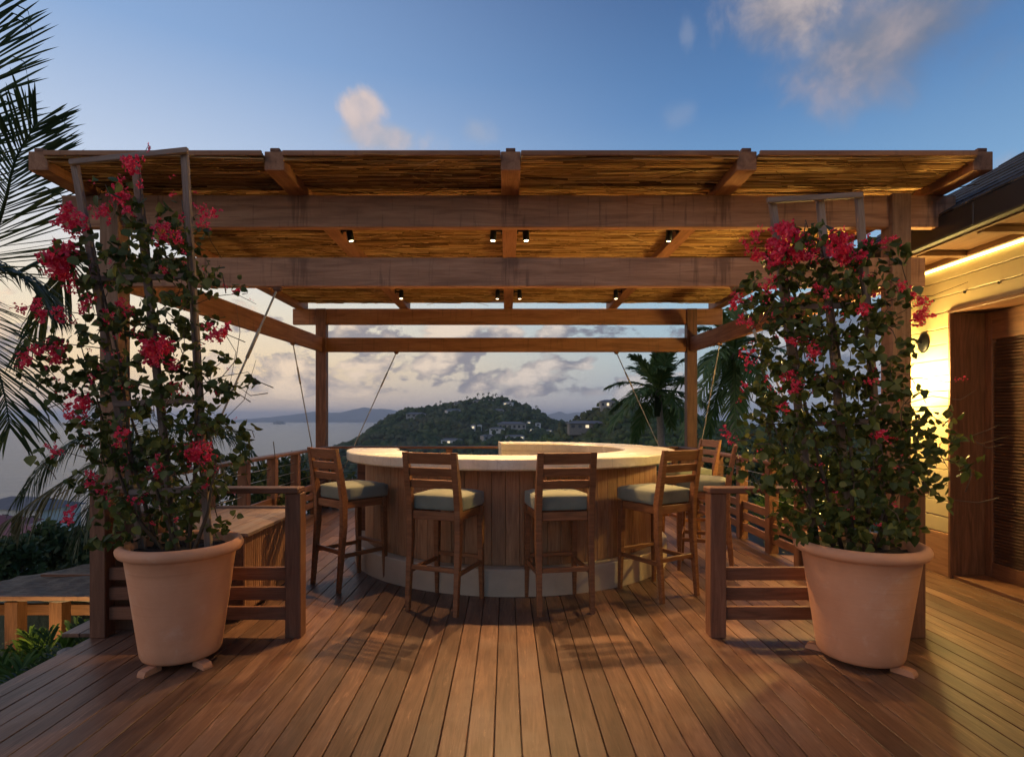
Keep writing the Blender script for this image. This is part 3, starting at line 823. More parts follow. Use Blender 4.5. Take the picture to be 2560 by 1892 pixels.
areca(Vector((-3.12, 4.15, -1.05)), 13, 1.2, 'dark areca palm tucked beside the corner railing post', 'palm', G_A)
areca(Vector((-3.05, 3.45, -1.05)), 13, 1.05, 'low areca tuft under the deck edge at the lower left', group=G_A)
areca(Vector((3.55, 7.4, -.35)), 12, 1.5, 'yellow green areca palm lit outside the right railing', group=G_A)
areca(Vector((3.3, 9.2, -.5)), 12, 2.0, 'areca palm with long fronds behind the far bar stools', 'palm', G_A)
areca(Vector((4.4, 9.0, -.5)), 12, 2.2, 'areca palm near the house corner beyond the railing', 'palm', G_A)

# ------------------------------------------------------------------ deck
DECK_M = frame_x((0.63, -.6, -.12), (0.63, 9.3, -.12))
deck = tag(link('deck', box_mesh(9.9, 6.4, .1, M['black'], 0), None, M=DECK_M), kind='structure')
PITCH = .1185
def deck_boards():
    x = -2.66; k = 0
    DI = DECK_M.inverted()
    while x < 3.92:
        xc = x + PITCH / 2
        y0 = -.55
        y1 = 9.25 if -2.9 < xc < 2.85 else 5.85
        cuts = [y0]
        yy = y0 + random.uniform(4.9, 8.6)
        while yy < y1 - 1.2:
            cuts.append(yy); yy += random.uniform(4.2, 6)
        cuts.append(y1)
        for a, b in zip(cuts, cuts[1:]):
            dz = random.uniform(-.0012, .0012)
            M4 = frame_x((xc, a + .0015, -.0125 + dz), (xc, b - .0015, -.0125 + dz))
            link('board', box_mesh(b - a - .003, PITCH - .0045, .025, M['deck'], .0025), None, deck, M=DI @ M4)
        x += PITCH; k += 1
    # boards between the rail line and the inner deck on the left under the pergola
    for j in range(2):
        xc = -2.66 - PITCH * (j + .5)
        M4 = frame_x((xc, 3.72, -.0125), (xc, 9.25, -.0125))
        link('board', box_mesh(5.53, PITCH - .0045, .025, M['deck'], .0025), None, deck, M=DI @ M4)
    M4 = frame_x((-2.675, -.55, -.10), (-2.675, 3.70, -.10))
    link('fascia_board', box_mesh(4.25, .025, .17, M['deck'], .002), None, deck, M=DI @ M4)
deck_boards()

# pebbles and rocks beside the deck
def pebbles(name, spots, n, size, label):
    bmv = []; pts = []
    for i in range(n):
        x0, x1, y0, y1 = random.choice(spots)
        x = random.uniform(x0, x1); y = random.uniform(y0, y1); pts.append((x, y, gz(x, y) + size[0] * .3 + .22 * (1 if x > 2 or y > 5 else 0)))
    k = len(ICO_V); pts = np.array(pts); s = size[0] + (size[1] - size[0]) * rng.random(n)
    V = ICO_V[None] * (1 + .2 * rng.standard_normal((n, k, 1))) * np.stack([s, s * rng.uniform(.6, 1, n), s * .5], 1)[:, None] + pts[:, None]
    Fc = ICO_F[None] + (np.arange(n) * k)[:, None, None]
    o = link(name, arr_mesh(name, V.reshape(-1, 3), Fc.reshape(-1, 3)), M['pebble']); tag(o, label, 'pebbles', kind='stuff')
M['pebble'] = leaf_mat('pebble_stone', (.12, .10, .085), (.22, .19, .16), (.34, .30, .26), 0.0, .85)
pebbles('pebbles', [(2.85, 3.4, 5.6, 9.0), (-3.4, -2.9, 5.5, 9.0)], 1500, (.02, .05), 'pale pebbles in the planting strips outside the railings')
for (x, y, z, s, lab) in [(-2.76, 3.62, -.11, .065, 'grey rock at the foot of the left corner post'), (-2.74, 3.38, -.19, .06, 'flat brown rock below the deck edge at left')]:
    bm = bmesh.new(); bmesh.ops.create_icosphere(bm, subdivisions=3, radius=1)
    for v in bm.verts: v.co *= 1 + .4 * mnoise.noise(v.co * 1.6 + Vector((x, y, 0))) ; v.co = Vector((v.co.x * s * 1.3, v.co.y * s, v.co.z * s * .75))
    tag(link('rock', bm_mesh(bm, 'rock'), M['rockm'] if 'rockm' in M else M.setdefault('rockm', plain('grey_rock', (.2, .18, .16), .9, 0, .3, 6, .6)), loc=(x, y, z)), lab, 'rock', 'rocks along the deck edge')

# ------------------------------------------------------------------ pergola
YF, YR = 4.50, 9.15            # front and rear frame planes
PX_F, PX_R = 3.10, 2.95
ZR = 3.143                      # rafter underside
perg = empty('pergola', (0, YF, 0)); tag(perg, 'large timber pergola roofed with reed mats over the round bar', 'pergola')
PI_ = Matrix.Translation((0, -YF, 0))
def pb(name, p0, p1, w, h, mat, **k):
    o = bar(name, Vector(p0) - Vector((0, YF, 0)), Vector(p1) - Vector((0, YF, 0)), w, h, mat, perg, **k); return o
def pbl(name, x0, x1, y0, y1, z0, z1, mat, parent=None, bev=.004):
    return block(name, x0, x1, y0 - YF, y1 - YF, z0, z1, mat, perg, bev)
for sx in (-1, 1):
    pbl('post', sx * PX_F + (.02 if sx < 0 else -.035) - .072, sx * PX_F + (.02 if sx < 0 else -.035) + .072, YF - .07, YF + .075, 0, ZR + (.0 if sx > 0 else 0), M['post'])
    pbl('post', sx * PX_R + .0 - .08, sx * PX_R + .0 + .08, YR - .07, YR + .07, 0, ZR - .003, M['rail'])
for (y, half, top, bot, nm, mt) in [(YF + .012, 3.50, ZR, ZR - .25, 'front_beam', 'beam_stained'), (YF + .012, 3.26, ZR - .487, ZR - .487 - .226, 'front_cross_beam', 'beam_stained'),
                           (YR + .01, 3.43, ZR + .002, ZR - .25, 'rear_beam', 'rafter'), (YR + .01, 2.95, ZR - .46, ZR - .46 - .226, 'rear_cross_beam', 'rafter')]:
    o = pbl(nm, -half + .02, half + .02, y - .035, y + .035, bot, top, M[mt])
# slanted cut at the ends of the upper front beam
for sx in (-1, 1):
    p0 = Vector((sx * (PX_F + .0), YF + .10, ZR - .60)); p1 = Vector((sx * (PX_R + .0), YR - .08, ZR - .575))
    pb('side_beam', p0, p1, .07, .226, M['rafter'])
RX = [.03 + 1.665 * k for k in (-2, -1, 0, 1, 2)]
for x in RX:
    pbl('rafter', x - .07, x + .07, 4.03, 9.32, ZR + .0015, ZR + .135, M['rafter'])
    pbl('batten', x - .034, x + .034, 4.035, 9.1, ZR + .1365, ZR + .162, M['rail'])
def tie(top, bot, lab=None):
    top = Vector(top) - Vector((0, YF, 0)); bot = Vector(bot) - Vector((0, YF, 0))
    d = (bot - top)
    o = tube('tie_cable', [top, top + d * .5, bot], .008, M['cable'], perg, 6)
    br = bmesh.new(); bmesh.ops.create_uvsphere(br, u_segments=10, v_segments=6, radius=.042, matrix=Matrix.Translation(top + Vector((0, 0, .012))) @ Matrix.Diagonal((1, .4, 1, 1)))
    link('bracket', bm_mesh(br, 'bracket'), M['rail'], o)
    tube('turnbuckle', [top + d.normalized() * .35, top + d.normalized() * .60], .013, M['cable'], o, 6)
for sx in (-1, 1):
    tie((sx * 1.80, YF, ZR - .487 - .236), (sx * 2.86, YF, .02))
    tie((sx * 1.76, YR, ZR - .46 - .236), (sx * 2.86, YR, .02))
    tie((sx * 2.985, 8.0, ZR - .70), (sx * 2.90, YR - .12, .02))

# reed mat roof
def reeds():
    Vs = []; Fs = []
    m, t, b, o = new_mat('reed_thatch')
    rp = t.new('ShaderNodeNewGeometry').outputs['Random Per Island']
    tc = t.new('ShaderNodeTexCoord').outputs['Object']
    n = t.noise(t.vm('MULTIPLY', tc, (6, 60, 60)), 1.0, 4, .6)
    ptch = t.noise(t.vm('MULTIPLY', tc, (1.2, 3.0, 1)), 1.0, 3, .6)
    c = t.ramp(rp, [(0, (.07, .034, .013)), (.22, (.28, .145, .052)), (.7, (.50, .285, .11)), (1, (.66, .43, .20))])
    c = t.mix(t.m('MULTIPLY', t.ss(n, .55, .75), .6), c, (.06, .032, .014))
    c = t.mix(t.m('MULTIPLY', t.ss(ptch, .55, .75), .55), c, (.09, .05, .022))
    t.put(b.inputs['Base Color'], c); b.inputs['Roughness'].default_value = .75; b.inputs['Specular IOR Level'].default_value = .2
    cnt = 0
    def reed(x0, x1, y, z, r, yaw, tilt, segs=3):
        nonlocal cnt
        xs = np.linspace(x0, x1, segs + 1); ph = random.uniform(0, 6.3)
        for i, x in enumerate(xs):
            yy = y + yaw * (x - (x0 + x1) / 2) + .006 * math.sin(ph + 5.4 * x)
            zz = z + tilt * (x - (x0 + x1) / 2) + .004 * math.sin(ph * 2 + 3.1 * x)
            for a in (0.5, 2.6, 4.7):
                Vs.append((x, yy + r * math.cos(a), zz + r * math.sin(a)))
        for i in range(segs):
            for k in range(3):
                A = cnt + i * 3 + k; B = cnt + i * 3 + (k + 1) % 3
                Fs.append((A, B, B + 3, A + 3))
        cnt += (segs + 1) * 3
    bays = [(a + .0705, b - .0705) for a, b in zip(RX, RX[1:])]
    y = 4.0
    while y < 9.02:
        for layer in range(2):
            for (xa, xb) in bays:
                x = xa + random.uniform(-.7, 0)
                while x < xb:
                    L = random.uniform(.25, 1.3)
                    x0 = max(x, xa); x1 = min(x + L, xb)
                    if x1 - x0 > .06 and random.random() > (.03 if layer == 0 else .012):
                        reed(x0, x1, y + random.uniform(-.008, .008), ZR + .078 + layer * .011 + random.uniform(-.008, .008), random.choice((.004, .005, .006, .0085)), random.gauss(0, .022), random.gauss(0, .007))
                    x += L + random.uniform(-.05, .02)
        y += .0118
    y = 4.0
    while y < 9.02:           # close upper layer of the mat
        for (xa, xb) in bays:
            x = xa
            while x < xb:
                L = random.uniform(.9, 1.7); x1 = min(x + L, xb)
                if random.random() > .01: reed(x, x1, y, ZR + .102 + random.uniform(-.002, .002), .0082, random.gauss(0, .004), 0.0)
                x = x1 + .002
        y += .0125
    for i in range(900):      # loose stems hanging at odd angles below the mat
        x = random.uniform(RX[0], RX[-1]); yy = random.uniform(4.05, 9.0); L = random.uniform(.08, .45)
        reed(x, x + L, yy, ZR + .068 - random.random() * .008, random.uniform(.002, .0045), random.gauss(0, .6), random.gauss(0, .04), 1)
    me = arr_mesh('reed_mat', Vs, Fs)
    o = link('reed_mat', me, m, perg); o.location = (0, -YF, 0); o['kind'] = 'stuff'
reeds()
for xa, xb in zip(RX, RX[1:]):
    pbl('reed_edge_strip', xa + .072, xb - .072, 3.982, 3.999, ZR + .085, ZR + .122, M['rafter'])  # added strip, stands in for the front-lit cut edge of the reeds

# spotlights on the rafters
m_, t_, b_, o_ = new_mat('lamp_lens')
b_.inputs['Base Color'].default_value = (1, .9, .7, 1); b_.inputs['Emission Color'].default_value = (1, .72, .40, 1); b_.inputs['Emission Strength'].default_value = 8
M['lens'] = m_
WARM = (1.0, .60, .25)
def spotlight(x, y, side, aim, label, power=170.0):
    root = empty('spotlight', (x, y, ZR + .02)); tag(root, label, 'spotlight', 'spotlights under the pergola roof')
    pos = Vector((side * .085, 0, -.035)); d = (Vector(aim) - (Vector((x, y, ZR + .02)) + pos)).normalized()
    tube('arm', [Vector((0, 0, .012)), Vector((side * .085, 0, .012)), Vector((side * .085, 0, -.01))], .011, M['black'], root, 8)
    link('mount', box_mesh(.05, .012, .05, M['black'], .002), None, root, M=Matrix.Translation((side * .006, 0, .012)) @ Matrix.Rotation(R(90), 4, 'Z'))
    Mq = Matrix.Translation(pos) @ d.to_track_quat('-Z', 'Y').to_matrix().to_4x4()
    bm = lathe_mesh([(0, .075), (.026, .075), (.03, .068), (.03, -.062), (.026, -.062), (.024, -.045), (0, -.045)], 20)
    link('housing', bm_mesh(bm, 'housing', True), M['black'], root, M=Mq)
    bm = bmesh.new(); bmesh.ops.create_circle(bm, cap_ends=True, radius=.0238, segments=18, matrix=Matrix.Translation((0, 0, -.052)))
    link('lens', bm_mesh(bm, 'lens'), M['lens'], root, M=Mq)
    L = bpy.data.lights.new('spot_lamp', 'SPOT'); L.energy = power; L.color = WARM; L.spot_size = R(84); L.spot_blend = .6; L.shadow_soft_size = .022
    lo = bpy.data.objects.new('spot_lamp', L); col.objects.link(lo); lo.parent = root
    lo.matrix_local = Mq @ Matrix.Translation((0, 0, -.066))
    return root
r1y, r2y = 5.42, 8.05
spotlight(RX[1] + .07, r1y, 1, (-.75, 5.0, 0), 'black spotlight tilted aside on the left inner rafter, front row', 150)
spotlight(RX[2] - .07, r1y, -1, (-.25, 4.6, 0), 'black spotlight on the left face of the middle rafter, front row', 280)
spotlight(RX[2] + .07, r1y, 1, (.35, 4.6, 0), 'black spotlight on the right face of the middle rafter, front row', 280)
spotlight(RX[3] - .07, r1y, -1, (1.3, 5.2, 0), 'black spotlight on the right inner rafter, front row', 170)
spotlight(RX[1] + .07, r2y, 1, (-1.3, 7.0, 0), 'black spotlight on the left inner rafter, back row')
spotlight(RX[2] - .07, r2y, -1, (-.25, 7.4, 0), 'black spotlight on the left face of the middle rafter, back row')
spotlight(RX[2] + .07, r2y, 1, (.35, 7.4, 0), 'black spotlight on the right face of the middle rafter, back row')
spotlight(RX[3] - .07, r2y, -1, (1.5, 7.2, 0), 'black spotlight on the right inner rafter, back row')

# ------------------------------------------------------------------ railings
def railing(label, a, b, posts, z_rail=.957, group='timber railings round the deck', cables=False, w=.10, mat='rail', over=.06):
    a = Vector(a); b = Vector(b); L = (b - a).length; d = (b - a).normalized()
    t = empty('railing', a, math.atan2(d.y, d.x)); tag(t, label, 'railing', group)
    for s in posts:
        block('post', s - w / 2, s + w / 2, -w / 2, w / 2, 0, z_rail - .038, M[mat], t, .004)
    bar('top_rail', (posts[0] - over, 0, z_rail - .0185), (posts[-1] + over, 0, z_rail - .0185), .13, .035, M[mat], t, .006)
    for (s0, s1) in zip(posts, posts[1:]):
        for zc in (.146, .272, .40):
            bar('slat', (s0 + w / 2 + .001, 0, zc), (s1 - w / 2 - .001, 0, zc), .035, .082, M[mat], t, .004)
    if cables:
        for zc in (.56, .68, .80):
            tube('wire', [(posts[0], 0, zc), (posts[-1], 0, zc)], .003, M['steel'], t, 5)
    return t
YB = 3.69
railing('front railing behind the left terracotta pot', (-2.605, YB, 0), (-1.36, YB, 0), [0, 1.245], over=.04)
railing('front railing behind the right terracotta pot', (1.35, YB, 0), (2.62, YB, 0), [0, 1.27])
railing('left side railing running back to the sea view', (-2.82, 3.95, 0), (-2.82, 9.0, 0), [0.05, .75, 1.45, 2.2, 2.95, 3.7, 4.45, 5.0], cables=True)
railing('right side railing running back behind the bar stools', (2.76, 4.75, 0), (2.76, 9.0, 0), [.0, .6, 1.2, 1.95, 2.7, 3.45, 4.2], cables=True)
railing('rear railing closing the deck behind the bar', (-2.70, 9.02, 0), (2.64, 9.02, 0), [.0, .9, 1.8, 2.7, 3.6, 4.5, 5.34], cables=True)

# storage box behind the left front railing
def storage():
    t = empty('storage_box', (-2.15, 4.45, 0)); tag(t, 'wooden storage box with reed doors and pale lid behind left railing', 'storage box')
    block('carcass', -.34, .33, -.5, .5, .04, .585, M['door'], t)
    for i in range(8):
        x0 = -.38 + i * .0955
        block('lid_board', x0, x0 + .093, -.54, .53, .588, .612, M['trellis'], t, .002)
    block('lid_edge', -.385, .385, .535, .56, .575, .635, M['trellis'], t)
    y = -.5
    n = 0
    mreed = M['bar_board']
    while y < .49:
        bar('reed_slat', (.3365, y + .016, .06), (.3365, y + .016, .575), .012, .03, mreed, t, .003, up=(0, 1, 0)); y += .034
    for z in (.50, .30):
        block('hinge', .345, .36, .38, .47, z - .01, z + .01, M['steel'], t, .002)
storage()
t = empty('cabinet', (-2.46, 3.9, 0)); tag(t, 'narrow dark wooden cabinet behind the left corner railing post', 'cabinet')
block('carcass', -.13, .16, -.12, .08, 0, .77, M['door'], t); block('lid', -.16, .18, -.135, .095, .772, .79, M['trellis'], t)

# ------------------------------------------------------------------ round bar
BX, BY = .045, 6.08
R_TOP, R_IN, R_BODY, R_PL = 1.68, 1.18, 1.50, 1.60
HC, TH = 1.083, .09
A0, A1 = -math.pi, math.pi * .53          # ring: left side, front, right side, back; gap at the rear left
bart = empty('bar', (BX, BY, 0)); tag(bart, 'round bar with cream stone counter and upright timber cladding', 'bar')
b_ = .012
bm = lathe_mesh([(R_IN, HC - TH), (R_IN, HC - b_), (R_IN + b_, HC), (R_TOP - b_, HC), (R_TOP - b_ * .3, HC - b_ * .3), (R_TOP, HC - b_), (R_TOP, HC - TH + b_), (R_TOP - b_, HC - TH)], 110, A0, A1, True)
link('counter', bm_mesh(bm, 'counter'), M['counter'], bart)
bm = lathe_mesh([(R_BODY - .26, 0), (R_BODY - .26, .215), (R_PL - .008, .215), (R_PL, .207), (R_PL, 0)], 100, A0 + .02, A1 - .02, True)
link('plinth', bm_mesh(bm, 'plinth'), M['plinth'], bart)
bm = lathe_mesh([(R_BODY - .05, .216), (R_BODY - .05, HC - TH - .002), (R_BODY - .022, HC - TH - .002), (R_BODY - .022, .216)], 100, A0 + .03, A1 - .03, True)
link('core_wall', bm_mesh(bm, 'core'), M['shutter'], bart)
bm = lathe_mesh([(R_IN + .03, .0), (R_IN + .03, HC - TH - .001), (R_IN + .06, HC - TH - .001), (R_IN + .06, 0)], 100, A0 + .03, A1 - .03, True)
link('inner_wall', bm_mesh(bm, 'inner'), M['stone'], bart)
nb = int((A1 - A0 - .06) * R_BODY / .112)
for i in range(nb):
    a = A0 + .03 + (A1 - A0 - .06) * (i + .5) / nb
    c = Vector((math.cos(a), math.sin(a), 0)) * (R_BODY - .011); tg = Vector((-math.sin(a), math.cos(a), 0))
    M4 = Matrix((Vector((0, 0, 1)), tg, Vector((0, 0, 1)).cross(tg))).transposed().to_4x4(); M4.translation = c + Vector((0, 0, (.218 + HC - TH - .002) / 2))
    link('board', box_mesh(HC - TH - .002 - .218, (A1 - A0 - .06) * R_BODY / nb - .0025, .02, M['bar_board'], .003), None, bart, M=M4)
for a in (A0, A1):
    c = Vector((math.cos(a), math.sin(a), 0)); nrm = Vector((-math.sin(a), math.cos(a), 0)) * (-.02 if a < 0 else .02) * -1
    p0 = c * (R_IN + .005) + nrm + Vector((0, 0, (HC - TH) / 2)); p1 = c * (R_TOP - .06) + nrm + Vector((0, 0, (HC - TH) / 2))
    bar('end_panel', p0, p1, .035, HC - TH - .004, M['door'] if a < 0 else M['stone'], bart)

# ------------------------------------------------------------------ bar stools
def leg_bm(pts, ws):
    """square section leg through points with (w,d) sizes"""
    bm = bmesh.new(); rings = []
    for p, (w, d) in zip(pts, ws):
        rings.append([bm.verts.new((p[0] + sx * w / 2, p[1] + sy * d / 2, p[2])) for sx, sy in ((-1, -1), (1, -1), (1, 1), (-1, 1))])
    for A, B in zip(rings, rings[1:]):
        for k in range(4): bm.faces.new((A[k], A[(k + 1) % 4], B[(k + 1) % 4], B[k]))
    bm.faces.new(rings[0][::-1]); bm.faces.new(rings[-1])
    es = [e for e in bm.edges if abs((e.verts[0].co - e.verts[1].co).normalized().z) > .5]
    bmesh.ops.bevel(bm, geom=es, offset=.004, segments=1, affect='EDGES')
    # long axis to local X so the grain follows it
    return bm

def cushion_mesh(w, d, h):
    bm = bmesh.new(); bmesh.ops.create_cube(bm, size=1)
    bmesh.ops.subdivide_edges(bm, edges=bm.edges, cuts=7, use_grid_fill=True)
    for v in bm.verts:
        x, y, z = v.co * 2
        k = .12
        ex = max(abs(x) - (1 - k), 0) / k; ey = max(abs(y) - (1 - k), 0) / k; ez = max(abs(z) - .45, 0) / .55
        l = math.sqrt(ex * ex + ey * ey + (ez * .8) ** 2)
        if l > 1:
            f = 1 / l
            x = math.copysign((1 - k) + ex * f * k, x) if ex else x
            y = math.copysign((1 - k) + ey * f * k, y) if ey else y
            z = math.copysign(.45 + ez * f * .55, z) if ez else z
        dome = (1 - x * x) * (1 - y * y)
        zz = z + (.34 * dome if z > 0 else 0)
        v.co = Vector((x * w / 2, y * d / 2, zz * h / 2))
    bmesh.ops.recalc_face_normals(bm, faces=bm.faces)
    return bm_mesh(bm, 'cushion', True)

def sub_beam(t, name, p0, p1, w, h, up=(0, 0, 1)): return bar(name, p0, p1, w, h, M['stool'], t, .004, up)
def make_stool():
    """local +Y faces the bar; origin on the floor below the seat centre"""
    t = empty('bar_stool')
    hw, hb, hf = .195, -.20, .20
    for sx in (-1, 1):
        link('leg', bm_mesh(leg_bm([(sx * hw, hb - .045, 0), (sx * hw, hb, .52), (sx * hw, hb, .74), (sx * hw, hb - .03, .92), (sx * hw, hb - .075, 1.156)],
                                   [(.034, .034), (.046, .05), (.046, .055), (.046, .045), (.046, .03)]), 'leg'), M['stool'], t)
        link('leg', bm_mesh(leg_bm([(sx * (hw + .0), hf + .012, 0), (sx * (hw - .005), hf, .5), (sx * (hw - .005), hf, .725)], [(.03, .03), (.044, .044), (.046, .046)]), 'leg'), M['stool'], t)
        sub_beam(t, 'apron', (sx * (hw - .004), hb + .027, .695), (sx * (hw - .004), hf - .024, .695), .024, .062)
        sub_beam(t, 'stretcher', (sx * hw, hb - .018, .285), (sx * (hw - .003), hf - .015, .285), .022, .034)
    sub_beam(t, 'apron', (-hw + .024, hb, .695), (hw - .024, hb, .695), .026, .062)
    sub_beam(t, 'apron', (-hw + .024, hf, .695), (hw - .024, hf, .695), .026, .062)
    sub_beam(t, 'stretcher', (-hw + .02, hb - .02, .315), (hw - .02, hb - .02, .315), .022, .036)
    sub_beam(t, 'foot_rest', (-hw + .02, hf + .004, .325), (hw - .02, hf + .004, .325), .03, .03)
    for (z0, z1) in ((1.072, 1.153), (.985, 1.045), (.897, .957)):
        zc = (z0 + z1) / 2; y = hb - .026 - .05 * (zc - .9) / .25
        upv = Vector((0, -.19, 1)).normalized()
        sub_beam(t, 'slat', (-hw + .021, y, zc), (hw - .021, y, zc), .02, z1 - z0, upv)
    link('cushion', cushion_mesh(.425, .43, .115), M['fabric'], t, loc=(0, .025, .727 + .057))
    return t
def copy_tree(o, parent=None):
    c = o.copy(); col.objects.link(c)
    if parent: c.parent = parent
    for ch in o.children: copy_tree(ch, c)
    return c
stool0 = make_stool()
G_ST = 'teak bar stools round the bar'
for i, (x, y, face, lab) in enumerate([
    (-1.33, 4.90, (.66, .75), 'teak bar stool nearest the sea railing, turned side-on to the bar'),
    (-.45, 4.33, (.36, .93), 'teak bar stool with straight back seen from behind, left of the bright floor patch'),
    (.385, 4.32, (-.17, .98), 'teak bar stool with straight back seen from behind, right of the bright floor patch'),
    (1.215, 4.64, (-.53, .85), 'teak bar stool turned half right, just left of the right front railing post'),
    (1.86, 5.38, (-.93, .36), 'teak bar stool seen edge-on behind the right front railing post'),
    (2.05, 6.46, (-.98, -.17), 'farthest teak bar stool beside the right side railing')]):
    o = stool0 if i == 0 else copy_tree(stool0)
    o.location = (x, y, 0); o.rotation_euler = (0, 0, math.atan2(-face[0], face[1]))
    tag(o, lab, 'bar stool', G_ST)

# ------------------------------------------------------------------ pots, trellises, bougainvilleas
def make_pot(x, y, label, rot=0.0):
    t = empty('plant_pot', (x, y, 0), rot); tag(t, label, 'plant pot', 'terracotta pots before the front railings')
    prof = [(0, .035), (.19, .035), (.205, .042), (.213, .06), (.245, .30), (.272, .50), (.288, .615), (.296, .622), (.318, .628), (.328, .645), (.330, .662), (.322, .68), (.305, .69), (.288, .686), (.278, .672), (.272, .60)]
    bm = lathe_mesh(prof, 72); me = bm_mesh(bm, 'body', True)
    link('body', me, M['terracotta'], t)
    bm = bmesh.new(); bmesh.ops.create_grid(bm, x_segments=22, y_segments=22, size=.285)
    bmesh.ops.delete(bm, geom=[v for v in bm.verts if v.co.xy.length > .279], context='VERTS')
    for v in bm.verts: v.co.z = .635 + .018 * mnoise.noise(v.co * 18 + Vector((x, 0, 0)))
    link('soil', bm_mesh(bm, 'soil'), M['soil'], t)
    for a in (-118, -62 + 18, 75):
        bm = bmesh.new()
        q = [(-.055, 0), (.055, 0), (.055, .012), (.045, .03), (.02, .042), (-.03, .042), (-.055, .03)]
        va = [bm.verts.new((px_, -.026, pz)) for px_, pz in q]; vb = [bm.verts.new((px_, .026, pz)) for px_, pz in q]
        for k in range(len(q)): bm.faces.new((va[k], va[(k + 1) % len(q)], vb[(k + 1) % len(q)], vb[k]))
        bm.faces.new(va[::-1]); bm.faces.new(vb)
        # lower the inner half so that the pot base rests on it
        for v in bm.verts:
            if v.co.x < .03: v.co.z = min(v.co.z, .035)
        bmesh.ops.recalc_face_normals(bm, faces=bm.faces)
        aa = R(a)
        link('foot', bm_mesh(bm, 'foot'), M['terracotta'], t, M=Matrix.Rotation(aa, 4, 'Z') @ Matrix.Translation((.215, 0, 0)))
    return t
PL = (-1.895, 3.34); PR = (2.05, 3.32)
make_pot(*PL, 'terracotta pot under the bougainvillea at the seaward left side', .2)
make_pot(*PR, 'terracotta pot under the bougainvillea near the house wall', 1.1).scale = (1.05, 1.05, 1.0)

def trellis(origin, ups, rungs, label, w=.032):
    t = empty('trellis', (*origin, 0.64)); tag(t, label, 'trellis', 'wooden trellises standing in the pots')
    o = Vector((*origin, .64))
    for (a, b) in ups: bar('upright', P(*a) - o, P(*b) - o, w * 1.2, w, M['trellis'], t, .003, up=(0, 1, 0))
    for (a, b) in rungs: bar('rung', P(*a) - o, P(*b) - o, w * .8, w, M['trellis'], t, .003)
yl = 3.38
trellis(PL, [((360, 1385, yl), (186, 405, yl)), ((440, 1390, yl), (337, 392, yl)), ((522, 1375, yl), (461, 374, yl))],
        [((175, 407, yl - .035), (470, 376, yl - .035)), ((232, 698, yl - .035), (486, 690, yl - .035)), ((285, 1010, yl - .035), (505, 1000, yl - .035)), ((325, 1230, yl - .035), (518, 1222, yl - .035))],
        'grey timber fan trellis rising high above the left pot')
yr = 3.36
trellis(PR, [((2042, 1385, yr), (1930, 500, yr)), ((2130, 1390, yr), (2049, 492, yr)), ((2214, 1385, yr), (2146, 484, yr))],
        [((1918, 502, yr - .035), (2156, 488, yr - .035)), ((1962, 770, yr - .035), (2172, 762, yr - .035)), ((2000, 1060, yr - .035), (2192, 1052, yr - .035))],
        'grey timber fan trellis with short top rail in the right pot')

def petal_cluster_mesh(n):
    """cluster of papery three-part bracts in a unit sphere"""
    Vs = []; Fs = []
    for i in range(n):
        d = np.array(rng.standard_normal(3)); d /= np.linalg.norm(d); c = d * (rng.random() ** .5) * .85
        Rm = rot_mats(1)[0]
        s = rng.uniform(.25, .37)
        for k in range(3):
            a = k * 2.094
            ca, sa = math.cos(a), math.sin(a)
            base = np.array([(0, 0, 0), (.28, -.40, .14), (.72, -.46, .36), (1.02, 0, .52), (.72, .46, .36), (.28, .40, .14)])
            q = np.stack([base[:, 0] * ca - base[:, 1] * sa, base[:, 0] * sa + base[:, 1] * ca, base[:, 2]], 1)
            q = (q * s) @ Rm.T + c
            o = len(Vs); Vs.extend(q); Fs.extend([(o, o + 1, o + 2, o + 3), (o, o + 3, o + 4, o + 5)])
    me = arr_mesh('flower_cluster', np.array(Vs), np.array(Fs)); me.materials.append(M['bract']); return me
CLUST = {}
for n in (4, 8, 16, 30): CLUST[n] = [petal_cluster_mesh(int(n * 1.35)) for _ in range(3)]
LEAFM = []
for k in range(3):
    v = LEAF_V.copy(); v[:, 2] *= (.6, 1.3, -.8)[k]; v[4, 2] = (-.05, -.25, .12)[k]
    me = arr_mesh('leaf', v, LEAF_F); me.materials.append(M['bleaf']); LEAFM.append(me)

